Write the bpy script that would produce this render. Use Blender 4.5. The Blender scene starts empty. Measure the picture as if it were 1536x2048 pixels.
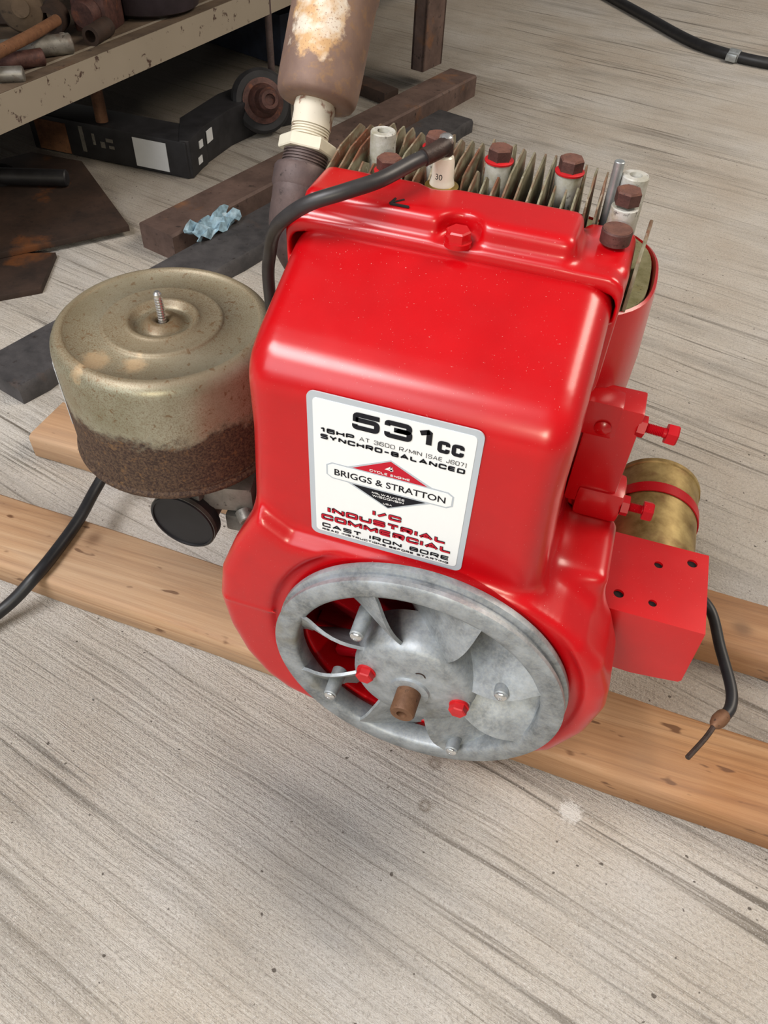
import bpy, bmesh, math, random
import numpy as np
from mathutils import Vector, Matrix

random.seed(7)
SC = bpy.context.scene
COL = SC.collection
PI = math.pi
V = Vector

# ------------------------------------------------------------------ camera
cd = bpy.data.cameras.new('camera')
cam = bpy.data.objects.new('camera', cd)
COL.objects.link(cam)
SC.camera = cam
CR = ((0.9496540, 0.3105702, 0.0412728), (0.2551930, -0.6903587, -0.6769648), (-0.1817521, 0.6534149, -0.7348573))
CPOS = (0.0917, -0.3385, 0.7033)
cam.matrix_world = Matrix(((CR[0][0], -CR[1][0], -CR[2][0], CPOS[0]),
                           (CR[0][1], -CR[1][1], -CR[2][1], CPOS[1]),
                           (CR[0][2], -CR[1][2], -CR[2][2], CPOS[2]), (0, 0, 0, 1)))
cd.sensor_fit = 'VERTICAL'
cd.sensor_height = 36.0
cd.lens = 1538.0 / 2048.0 * 36.0
cd.clip_start = 0.01

# ------------------------------------------------------------------ light
w = bpy.data.worlds.new('world')
SC.world = w
w.use_nodes = True
w.node_tree.nodes['Background'].inputs[0].default_value = (1.0, 0.96, 0.92, 1)
w.node_tree.nodes['Background'].inputs[1].default_value = 0.16


def area(name, loc, target, sx, sy, power, color):
    l = bpy.data.lights.new(name, 'AREA')
    l.shape = 'RECTANGLE'
    l.size, l.size_y, l.energy, l.color = sx, sy, power, color
    o = bpy.data.objects.new(name, l)
    COL.objects.link(o)
    o.location = loc
    o.rotation_euler = (V(target) - V(loc)).to_track_quat('-Z', 'Y').to_euler()
    return o


area('doorway_light', (-1.5, -2.9, 2.0), (0, 0.0, 0.2), 2.2, 1.5, 36, (0.88, 0.94, 1.0))
area('ceiling_light', (-1.15, -1.15, 2.6), (-0.1, 0.1, 0.1), 1.5, 0.8, 66, (1.0, 0.97, 0.97))
area('rear_fill_light', (2.0, 1.5, 2.8), (0.6, 1.4, 0.0), 1.8, 1.2, 74, (1.0, 0.88, 0.74))  # added warm fill to brighten the floor at the back right
area('lamp_light', (0.50, -2.9, 1.50), (0.05, 0.0, 0.35), 0.42, 0.18, 26, (1.0, 0.90, 0.70))

SC.view_settings.view_transform = 'Standard'
SC.view_settings.look = 'None'
SC.view_settings.gamma = 1
SC.view_settings.use_curve_mapping = False
SC.view_settings.exposure = 0.22


# ------------------------------------------------------------------ materials
class NT:
    def __init__(self, name):
        self.m = bpy.data.materials.new(name)
        self.m.use_nodes = True
        self.t = self.m.node_tree
        self.n = self.t.nodes
        self.b = self.n['Principled BSDF']
        self._tc = None

    def node(self, typ, **kw):
        n = self.n.new(typ)
        for k, v in kw.items():
            setattr(n, k, v)
        return n

    def link(self, a, b):
        self.t.links.new(a, b)

    def tc(self):
        if not self._tc:
            self._tc = self.node('ShaderNodeTexCoord')
        return self._tc.outputs['Object']

    def mapping(self, loc=(0, 0, 0), rot=(0, 0, 0), scale=(1, 1, 1), src=None):
        mp = self.node('ShaderNodeMapping', vector_type='TEXTURE' if False else 'POINT')
        mp.inputs['Location'].default_value = loc
        mp.inputs['Rotation'].default_value = rot
        mp.inputs['Scale'].default_value = scale
        self.link(src or self.tc(), mp.inputs[0])
        return mp.outputs[0]

    def noise(self, scale, detail=4, rough=0.6, vec=None, dist=0.0):
        n = self.node('ShaderNodeTexNoise')
        n.inputs['Scale'].default_value = scale
        n.inputs['Detail'].default_value = detail
        n.inputs['Roughness'].default_value = rough
        n.inputs['Distortion'].default_value = dist
        self.link(vec or self.tc(), n.inputs['Vector'])
        return n.outputs['Fac']

    def ramp(self, fac, stops):
        r = self.node('ShaderNodeValToRGB')
        el = r.color_ramp.elements
        while len(el) < len(stops):
            el.new(0.5)
        for e, (p, c) in zip(el, stops):
            e.position = p
            e.color = (c, c, c, 1) if isinstance(c, (int, float)) else tuple(c) + (1,)
        self.link(fac, r.inputs[0])
        return r.outputs[0]

    def mix(self, fac, a, b, mode='MIX'):
        m = self.node('ShaderNodeMix', data_type='RGBA', blend_type=mode)
        for sock, v in ((m.inputs[0], fac), (m.inputs[6], a), (m.inputs[7], b)):
            if isinstance(v, (int, float)):
                sock.default_value = v if sock == m.inputs[0] else (v, v, v, 1)
            elif isinstance(v, tuple):
                sock.default_value = v + (1,) if len(v) == 3 else v
            else:
                self.link(v, sock)
        return m.outputs[2]

    def math(self, op, a, b=None, c=None):
        m = self.node('ShaderNodeMath', operation=op)
        for i, v in enumerate((a, b, c)):
            if v is None:
                continue
            if isinstance(v, (int, float)):
                m.inputs[i].default_value = v
            else:
                self.link(v, m.inputs[i])
        return m.outputs[0]

    def sep(self, vec=None):
        s = self.node('ShaderNodeSeparateXYZ')
        self.link(vec or self.tc(), s.inputs[0])
        return s.outputs

    def dist(self, p):
        d = self.node('ShaderNodeVectorMath', operation='DISTANCE')
        self.link(self.tc(), d.inputs[0])
        d.inputs[1].default_value = p
        return d.outputs['Value']

    def set(self, **kw):
        for k, v in kw.items():
            s = self.b.inputs[k.replace('_', ' ')]
            if isinstance(v, (int, float)):
                s.default_value = v
            elif isinstance(v, tuple):
                s.default_value = v + (1,) if len(v) == 3 else v
            else:
                self.link(v, s)
        return self

    def bump(self, h, strength=0.3, dist=0.001, prev=None):
        b = self.node('ShaderNodeBump')
        b.inputs['Strength'].default_value = strength
        b.inputs['Distance'].default_value = dist
        self.link(h, b.inputs['Height'])
        if prev is not None:
            self.link(prev, b.inputs['Normal'])
        self.link(b.outputs[0], self.b.inputs['Normal'])
        return b.outputs[0]


def plain(name, col, rough=0.5, metal=0.0, var=0.25, scale=60, bump=0.0, **kw):
    t = NT(name)
    f = t.ramp(t.noise(scale, 5), [(0.3, 0.0), (0.7, 1.0)])
    lo = tuple(c * (1 - var) for c in col)
    hi = tuple(min(1, c * (1 + var)) for c in col)
    t.set(Base_Color=t.mix(f, lo, hi), Roughness=rough, Metallic=metal, **kw)
    if bump:
        t.bump(t.noise(scale * 6, 3), bump, 0.0006)
    return t.m


def m_red(name, col=(0.50, 0.0006, 0.0040), rough=0.32, dust=0.60, coat=0.85):
    t = NT(name)
    f = t.ramp(t.noise(14, 4), [(0.3, 0.0), (0.75, 1.0)])
    c = t.mix(f, tuple(x * 0.88 for x in col), tuple(x * 1.08 for x in col))
    sp = t.math('MULTIPLY', t.ramp(t.noise(900, 1, 0.4), [(0.745, 0.0), (0.80, 1.0)]),
                t.ramp(t.noise(9, 2), [(0.35, 0.15), (0.7, dust)]))
    c = t.mix(sp, c, (0.75, 0.42, 0.38))
    r = t.ramp(t.noise(30, 4), [(0.3, rough - 0.05), (0.8, rough + 0.10)])
    t.set(Base_Color=c, Roughness=r, Coat_Weight=coat, Coat_Roughness=0.25, Specular_IOR_Level=0.22)
    t.bump(t.noise(260, 3), 0.05, 0.0005)
    return t.m


def m_cast():
    t = NT('cast_aluminium')
    f = t.ramp(t.noise(45, 6, 0.65), [(0.32, 0.0), (0.68, 1.0)])
    g = t.ramp(t.noise(420, 3), [(0.4, 0.0), (0.7, 1.0)])
    c = t.mix(f, (0.17, 0.185, 0.195), (0.44, 0.48, 0.515))
    c = t.mix(t.math('MULTIPLY', g, 0.35), c, (0.50, 0.50, 0.46))
    d = t.ramp(t.noise(16, 3), [(0.58, 0.0), (0.72, 0.6)])
    c = t.mix(d, c, (0.22, 0.19, 0.11))
    t.set(Base_Color=c, Roughness=0.52, Metallic=0.45)
    t.bump(t.noise(700, 3), 0.18, 0.0005)
    return t.m


def m_fin():
    t = NT('weathered_cast_fins')
    f = t.ramp(t.noise(60, 5), [(0.3, 0.0), (0.7, 1.0)])
    c = t.mix(f, (0.13, 0.115, 0.065), (0.36, 0.335, 0.24))
    st = t.ramp(t.noise(38, 4, 0.6, t.mapping(scale=(1, 0.35, 1.6))), [(0.48, 0.0), (0.60, 0.85)])
    c = t.mix(st, c, (0.20, 0.060, 0.028))
    pale = t.ramp(t.noise(200, 2), [(0.62, 0.0), (0.72, 0.5)])
    c = t.mix(pale, c, (0.50, 0.48, 0.40))
    t.set(Base_Color=c, Roughness=0.6, Metallic=0.3)
    t.bump(t.noise(500, 3), 0.25, 0.0006)
    return t.m


def m_rust(name, a=(0.055, 0.030, 0.022), b=(0.16, 0.085, 0.055), spot=(0.30, 0.10, 0.025), spots=0.5, rough=0.75, metal=0.15, sc=30, bump=0.35):
    t = NT(name)
    f = t.ramp(t.noise(sc, 6, 0.68), [(0.3, 0.0), (0.7, 1.0)])
    c = t.mix(f, a, b)
    s = t.ramp(t.noise(sc * 0.6, 5, 0.6, t.mapping(loc=(3, 1, 2))), [(0.60, 0.0), (0.70, spots)])
    c = t.mix(s, c, spot)
    k = t.ramp(t.noise(sc * 5, 3), [(0.62, 0.0), (0.72, 0.75)])
    c = t.mix(k, c, (0.015, 0.010, 0.009))
    t.set(Base_Color=c, Roughness=rough, Metallic=metal)
    t.bump(t.noise(sc * 7, 4), bump, 0.0012)
    return t.m


def m_wood():
    t = NT('pine_timber')
    g = t.noise(1.6, 6, 0.7, t.mapping(scale=(1.0, 24, 24)), 1.1)
    c = t.ramp(g, [(0.32, (0.20, 0.085, 0.030)), (0.44, (0.36, 0.185, 0.078)), (0.58, (0.46, 0.275, 0.140)), (0.74, (0.58, 0.40, 0.245))])
    fg = t.noise(1.0, 4, 0.7, t.mapping(scale=(2.5, 170, 170)))
    c = t.mix(t.ramp(fg, [(0.50, 0.0), (0.68, 0.5)]), c, (0.20, 0.095, 0.040))
    side = t.ramp(t.math('ADD', t.sep()[0], t.math('MULTIPLY', g, 0.2)), [(0.10, 0.0), (0.42, 0.75)])
    c = t.mix(side, c, t.mix(1.0, c, (0.78, 0.60, 0.42), 'MULTIPLY'))
    c = t.mix(t.math('MULTIPLY', t.math('SUBTRACT', 1.0, side), 0.26), c, (0.54, 0.40, 0.29))
    fl = t.ramp(t.noise(30, 2, 0.5, t.mapping(scale=(1, 3.0, 3.0))), [(0.665, 0.0), (0.72, 0.85)])
    c = t.mix(fl, c, (0.11, 0.045, 0.02))
    for p in ((-0.185, 0.088, 0.038), (-0.365, 0.102, 0.038), (0.335, 0.225, 0.038), (0.42, 0.060, 0.038)):
        d = t.math('ADD', t.dist(p), t.math('MULTIPLY', t.math('SUBTRACT', fg, 0.5), 0.012))
        c = t.mix(t.ramp(d, [(0.003, 0.75), (0.013, 0.0)]), c, (0.13, 0.055, 0.022))
    gr = t.ramp(t.noise(3.2, 4), [(0.46, 0.0), (0.72, 0.4)])
    c = t.mix(gr, c, (0.36, 0.28, 0.21))
    t.set(Base_Color=c, Roughness=0.7, Specular_IOR_Level=0.3)
    t.bump(t.math('ADD', fg, g), 0.35, 0.0012)
    return t.m


def m_concrete():
    t = NT('broomed_concrete')
    base = t.mapping(rot=(0, 0, math.radians(13.8)))
    wob = t.node('ShaderNodeVectorMath', operation='ADD')
    t.link(base, wob.inputs[0])
    sc_ = t.node('ShaderNodeVectorMath', operation='SCALE')
    nz = t.node('ShaderNodeTexNoise')
    nz.inputs['Scale'].default_value = 3.0
    t.link(base, nz.inputs['Vector'])
    t.link(nz.outputs['Color'], sc_.inputs[0])
    sc_.inputs['Scale'].default_value = 0.022
    t.link(sc_.outputs[0], wob.inputs[1])
    base = wob.outputs[0]
    lines = t.noise(1.0, 5, 0.75, t.mapping(scale=(2.2, 150, 1), src=base), 0.15)
    lines2 = t.noise(1.0, 3, 0.6, t.mapping(loc=(5, 3, 0), scale=(1.5, 62, 1), src=base), 0.2)
    fine = t.noise(300, 4, 0.75)
    grit = t.noise(560, 2, 0.6)
    blot = t.noise(2.6, 5, 0.62)
    streak = t.noise(1.0, 5, 0.65, t.mapping(scale=(2.6, 19, 1), src=base), 0.3)
    zone = t.ramp(t.noise(1.9, 3, 0.5, t.mapping(loc=(0.4, 2.2, 0))), [(0.34, 0.3), (0.58, 1.0)])
    c = t.ramp(blot, [(0.30, (0.52, 0.445, 0.365)), (0.50, (0.62, 0.57, 0.505)), (0.72, (0.69, 0.67, 0.645))])
    c = t.mix(t.math('MULTIPLY', t.ramp(streak, [(0.50, 0.0), (0.72, 0.78)]), zone), c, (0.22, 0.20, 0.175))
    c = t.mix(t.math('MULTIPLY', t.ramp(lines, [(0.54, 0.0), (0.65, 0.75)]), t.math('ADD', zone, 0.1)), c, (0.19, 0.165, 0.13))
    c = t.mix(t.math('MULTIPLY', t.ramp(lines2, [(0.60, 0.0), (0.655, 0.85)]), t.math('ADD', zone, 0.05)), c, (0.15, 0.13, 0.105))
    c = t.mix(t.ramp(fine, [(0.50, 0.0), (0.66, 0.48)]), c, (0.25, 0.22, 0.19))
    c = t.mix(t.ramp(grit, [(0.58, 0.0), (0.70, 0.5)]), c, (0.86, 0.86, 0.84))
    # oily grey stain on the slab in front of the engine
    d = t.dist((0.005, -0.115, 0))
    dd = t.math('ADD', d, t.math('MULTIPLY', t.math('SUBTRACT', streak, 0.5), 0.34))
    c = t.mix(t.ramp(dd, [(0.0, 0.62), (0.15, 0.0)]), c, (0.13, 0.125, 0.12))
    # shade under and around the shelf, painted into the slab colour
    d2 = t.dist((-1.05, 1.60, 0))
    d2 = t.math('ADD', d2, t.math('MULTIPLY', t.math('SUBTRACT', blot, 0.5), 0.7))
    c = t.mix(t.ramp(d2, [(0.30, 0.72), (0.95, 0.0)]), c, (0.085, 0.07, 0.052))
    # putty smear and two ring marks
    d3 = t.math('ADD', t.dist((0.197, -0.012, 0)), t.math('MULTIPLY', t.math('SUBTRACT', fine, 0.5), 0.02))
    c = t.mix(t.ramp(d3, [(0.009, 0.8), (0.012, 0.0)]), c, (0.80, 0.78, 0.74))
    for p in ((0.0654, -0.0080, 0), (0.0679, -0.0505, 0)):
        e = t.math('ABSOLUTE', t.math('SUBTRACT', t.dist(p), 0.0042))
        c = t.mix(t.ramp(e, [(0.0004, 0.55), (0.0011, 0.0)]), c, (0.16, 0.12, 0.08))
    pit = t.ramp(t.noise(150, 1, 0.3, t.mapping(loc=(1, 7, 0))), [(0.765, 0.0), (0.79, 0.8)])
    c = t.mix(pit, c, (0.06, 0.045, 0.035))
    t.set(Base_Color=c, Roughness=0.88, Specular_IOR_Level=0.3)
    h = t.math('ADD', t.math('MULTIPLY', lines, -1.0), t.math('MULTIPLY', fine, 0.85))
    h = t.math('ADD', h, t.math('MULTIPLY', lines2, -0.7))
    t.bump(h, 0.9, 0.0055)
    return t.m


def m_cleaner():
    t = NT('zinc_plated_tin')
    z = t.sep()[2]
    f = t.ramp(t.noise(16, 5), [(0.3, 0.0), (0.72, 1.0)])
    c = t.mix(f, (0.215, 0.20, 0.125), (0.40, 0.39, 0.30))
    lid = t.ramp(t.math('SUBTRACT', z, 0.30), [(0.0520, 0.0), (0.0545, 1.0)])
    c = t.mix(t.math('MULTIPLY', lid, 0.75), c, (0.255, 0.205, 0.130))
    g = t.ramp(t.noise(900, 3, 0.7), [(0.46, 0.0), (0.62, 0.85)])
    c = t.mix(t.math('MULTIPLY', g, t.ramp(t.noise(11, 3), [(0.3, 0.25), (0.65, 1.0)])), c, (0.17, 0.11, 0.055))
    # rust that has eaten the lower half of the can
    e = t.math('ADD', z, t.math('MULTIPLY', t.math('SUBTRACT', t.noise(26, 6, 0.75), 0.5), 0.058))
    low = t.ramp(t.math('SUBTRACT', e, 0.24), [(0.060, 1.0), (0.069, 0.0)])
    rc = t.mix(t.ramp(t.noise(520, 3, 0.7), [(0.4, 0.0), (0.65, 1.0)]), (0.028, 0.013, 0.009), (0.11, 0.066, 0.038))
    c = t.mix(low, c, rc)
    hubd = t.math('ADD', t.dist((-0.221, 0.105, 0.353)), t.math('MULTIPLY', t.math('SUBTRACT', t.noise(120, 3), 0.5), 0.01))
    c = t.mix(t.ramp(hubd, [(0.012, 0.55), (0.034, 0.0)]), c, (0.13, 0.075, 0.03))
    sp = t.ramp(t.noise(190, 3, 0.6), [(0.60, 0.0), (0.68, 0.7)])
    c = t.mix(sp, c, (0.16, 0.085, 0.035))
    # peeled orange blisters
    for p, r in (((-0.243, 0.043, 0.3555), 0.013), ((-0.213, 0.048, 0.3555), 0.010), ((-0.247, 0.027, 0.352), 0.006)):
        d = t.math('ADD', t.dist(p), t.math('MULTIPLY', t.math('SUBTRACT', t.noise(140, 3), 0.5), 0.016))
        c = t.mix(t.ramp(d, [(r * 0.5, 0.6), (r, 0.0)]), c, (0.60, 0.42, 0.24))
    t.set(Base_Color=c, Roughness=t.mix(low, t.mix(lid, 0.38, 0.5), 0.7), Metallic=t.mix(low, t.mix(lid, 0.45, 0.30), 0.1))
    t.bump(t.noise(420, 4), 0.10, 0.0006)
    return t.m


def m_muffler():
    t = NT('burnt_muffler_steel')
    f = t.ramp(t.noise(22, 5), [(0.3, 0.0), (0.7, 1.0)])
    c = t.mix(f, (0.135, 0.082, 0.066), (0.255, 0.165, 0.125))
    s = t.ramp(t.noise(130, 4, 0.7), [(0.52, 0.0), (0.68, 0.6)])
    c = t.mix(s, c, (0.30, 0.17, 0.075))
    d = t.math('ADD', t.dist((-0.126, 0.204, 0.558)), t.math('MULTIPLY', t.math('SUBTRACT', t.noise(44, 5, 0.6), 0.5), 0.050))
    patch = t.ramp(d, [(0.0255, 1.0), (0.0265, 0.0)])
    pc = t.mix(t.ramp(t.noise(70, 3), [(0.42, 0.0), (0.6, 0.85)]), (0.66, 0.58, 0.48), (0.50, 0.28, 0.10))
    pc = t.mix(t.ramp(t.noise(700, 2), [(0.6, 0.0), (0.68, 0.7)]), pc, (0.25, 0.12, 0.07))
    c = t.mix(patch, c, pc)
    t.set(Base_Color=c, Roughness=0.62, Metallic=0.25)
    t.bump(t.noise(400, 3), 0.12, 0.0006)
    return t.m


def m_painted_pipe():
    t = NT('flaked_cream_paint')
    f = t.ramp(t.noise(70, 5, 0.6), [(0.56, 0.0), (0.62, 1.0)])
    c = t.mix(f, (0.66, 0.61, 0.50), (0.26, 0.13, 0.085))
    t.set(Base_Color=c, Roughness=0.6)
    t.bump(f, 0.3, -0.0005)
    return t.m


def m_cream():
    t = NT('chipped_cream_paint')
    f = t.ramp(t.noise(42, 6, 0.7), [(0.60, 0.0), (0.64, 1.0)])
    c = t.mix(t.noise(6, 3), (0.25, 0.215, 0.165), (0.34, 0.295, 0.235))
    c = t.mix(f, c, (0.07, 0.04, 0.03))
    y = t.sep()[1]
    r = t.ramp(t.math('ADD', y, t.math('MULTIPLY', t.noise(18, 5, 0.7), 0.9)), [(0.5, 0.0), (1.0, 1.0)])
    t.set(Base_Color=c, Roughness=0.6)
    t.bump(f, 0.25, -0.0006)
    return t.m


def m_brass():
    t = NT('tarnished_brass')
    f = t.ramp(t.noise(30, 5, 0.65), [(0.3, 0.0), (0.7, 1.0)])
    c = t.mix(f, (0.15, 0.085, 0.020), (0.48, 0.36, 0.15))
    c = t.mix(t.ramp(t.noise(24, 4, 0.6, t.mapping(loc=(4, 1, 2))), [(0.55, 0.0), (0.68, 0.8)]), c, (0.17, 0.075, 0.03))
    t.set(Base_Color=c, Roughness=0.5, Metallic=0.5)
    return t.m


M = dict(
    red=m_red('red_enamel'),
    redflat=m_red('red_overspray', (0.42, 0.003, 0.009), 0.42, 0.75, 0.1),
    cast=m_cast(), fin=m_fin(),
    rustbolt=m_rust('rusty_bolt_steel', (0.045, 0.020, 0.018), (0.125, 0.055, 0.045), (0.26, 0.09, 0.04), 0.5, 0.6, 0.3, 90, 0.2),
    rustface=m_rust('rusty_bolt_top', (0.095, 0.040, 0.030), (0.17, 0.072, 0.050), (0.24, 0.095, 0.045), 0.6, 0.7, 0.15, 120, 0.2),
    shaft=m_rust('brown_shaft_rust', (0.11, 0.050, 0.025), (0.21, 0.105, 0.055), (0.27, 0.12, 0.05), 0.5, 0.6, 0.3, 60, 0.2),
    rustbeam=m_rust('rusted_beam_steel', (0.062, 0.038, 0.031), (0.155, 0.100, 0.082), (0.26, 0.105, 0.03), 0.55, 0.75, 0.1, 14, 0.4),
    rustplate=m_rust('dark_plate_rust', (0.022, 0.014, 0.011), (0.060, 0.034, 0.024), (0.24, 0.075, 0.012), 0.5, 0.7, 0.2, 16, 0.25),
    rustorange=m_rust('orange_rust', (0.12, 0.050, 0.022), (0.24, 0.11, 0.05), (0.36, 0.15, 0.05), 0.5, 0.8, 0.05, 50, 0.4),
    darkplank=m_rust('charred_plank', (0.024, 0.023, 0.025), (0.075, 0.070, 0.072), (0.085, 0.050, 0.035), 0.5, 0.7, 0.0, 20, 0.4),
    pipe=m_rust('purple_brown_pipe', (0.060, 0.042, 0.042), (0.125, 0.088, 0.082), (0.17, 0.12, 0.10), 0.6, 0.6, 0.25, 40, 0.2),
    black=plain('black_steel_paint', (0.018, 0.018, 0.021), 0.5, 0.1, 0.4, 30, 0.1),
    rubber=plain('black_rubber', (0.014, 0.014, 0.016), 0.45, 0, 0.35, 50, 0.1),
    lead=plain('ignition_lead_rubber', (0.030, 0.028, 0.029), 0.42, 0, 0.3, 50, 0.06),
    boot=m_rust('grimy_terminal_boot', (0.020, 0.013, 0.011), (0.065, 0.040, 0.032), (0.10, 0.06, 0.04), 0.4, 0.5, 0.2, 80, 0.2),
    ceramic=plain('cream_ceramic', (0.80, 0.77, 0.66), 0.15, 0, 0.03, 20),
    brassring=plain('plug_brass', (0.52, 0.36, 0.10), 0.3, 0.9, 0.2, 50),
    chrome=plain('bright_screw', (0.75, 0.76, 0.76), 0.25, 0.9, 0.1, 80),
    zinc=plain('zinc_stud', (0.42, 0.45, 0.46), 0.4, 0.75, 0.2, 90, 0.1),
    boss=m_rust('whitened_boss', (0.30, 0.28, 0.20), (0.60, 0.60, 0.58), (0.26, 0.22, 0.09), 0.7, 0.6, 0.2, 50, 0.2),
    washer=plain('red_washer', (0.50, 0.012, 0.016), 0.4, 0, 0.15, 50),
    olive=m_rust('olive_sandy_head', (0.15, 0.14, 0.055), (0.30, 0.285, 0.17), (0.24, 0.20, 0.07), 0.6, 0.85, 0.05, 70, 0.4),
    carb=m_rust('grimy_carburettor', (0.045, 0.042, 0.036), (0.17, 0.165, 0.15), (0.09, 0.07, 0.045), 0.5, 0.55, 0.35, 40, 0.25),
    diaphragm=plain('black_disc', (0.010, 0.010, 0.012), 0.5, 0, 0.3, 40),
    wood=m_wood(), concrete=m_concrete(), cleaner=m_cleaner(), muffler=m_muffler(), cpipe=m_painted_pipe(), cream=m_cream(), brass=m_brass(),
    creamhex=plain('cream_paint', (0.68, 0.64, 0.52), 0.5, 0, 0.08, 50),
    white=plain('white_sticker_scrap', (0.62, 0.64, 0.66), 0.5, 0, 0.04, 30),
    decal=plain('decal_white', (0.86, 0.88, 0.88), 0.3, 0, 0.01, 10),
    decalgrey=plain('decal_silver_border', (0.50, 0.55, 0.60), 0.35, 0.1, 0.02, 10),
    ink=plain('black_ink', (0.012, 0.012, 0.016), 0.65, 0, 0.05, 10, Specular_IOR_Level=0.2),
    inkred=plain('red_ink', (0.50, 0.014, 0.030), 0.65, 0, 0.05, 10, Specular_IOR_Level=0.2),
    inkwhite=plain('white_ink', (0.85, 0.85, 0.85), 0.4, 0, 0.01, 10),
    rag=plain('pale_blue_plastic', (0.22, 0.34, 0.42), 0.4, 0, 0.5, 90),
    blue=plain('dark_blue_paint', (0.014, 0.020, 0.040), 0.6, 0, 0.4, 30),
    galv=m_rust('dull_galvanised', (0.15, 0.14, 0.125), (0.33, 0.32, 0.29), (0.15, 0.09, 0.06), 0.5, 0.45, 0.55, 35, 0.15),
    mauve=plain('dark_enamel_pan', (0.032, 0.024, 0.030), 0.35, 0.1, 0.3, 25),
    hole=plain('dark_hole', (0.008, 0.005, 0.005), 0.9, 0, 0.1, 20),
    beige=m_rust('sandy_dirt', (0.06, 0.040, 0.026), (0.15, 0.105, 0.068), (0.15, 0.07, 0.03), 0.5, 0.9, 0, 12, 0.5),
)


# ------------------------------------------------------------------ mesh building
def frame(axis):
    a = V(axis).normalized()
    u = a.cross(V((0, 0, 1)))
    if u.length < 1e-3:
        u = a.cross(V((0, 1, 0)))
    u.normalize()
    return a, u, a.cross(u)


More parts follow.
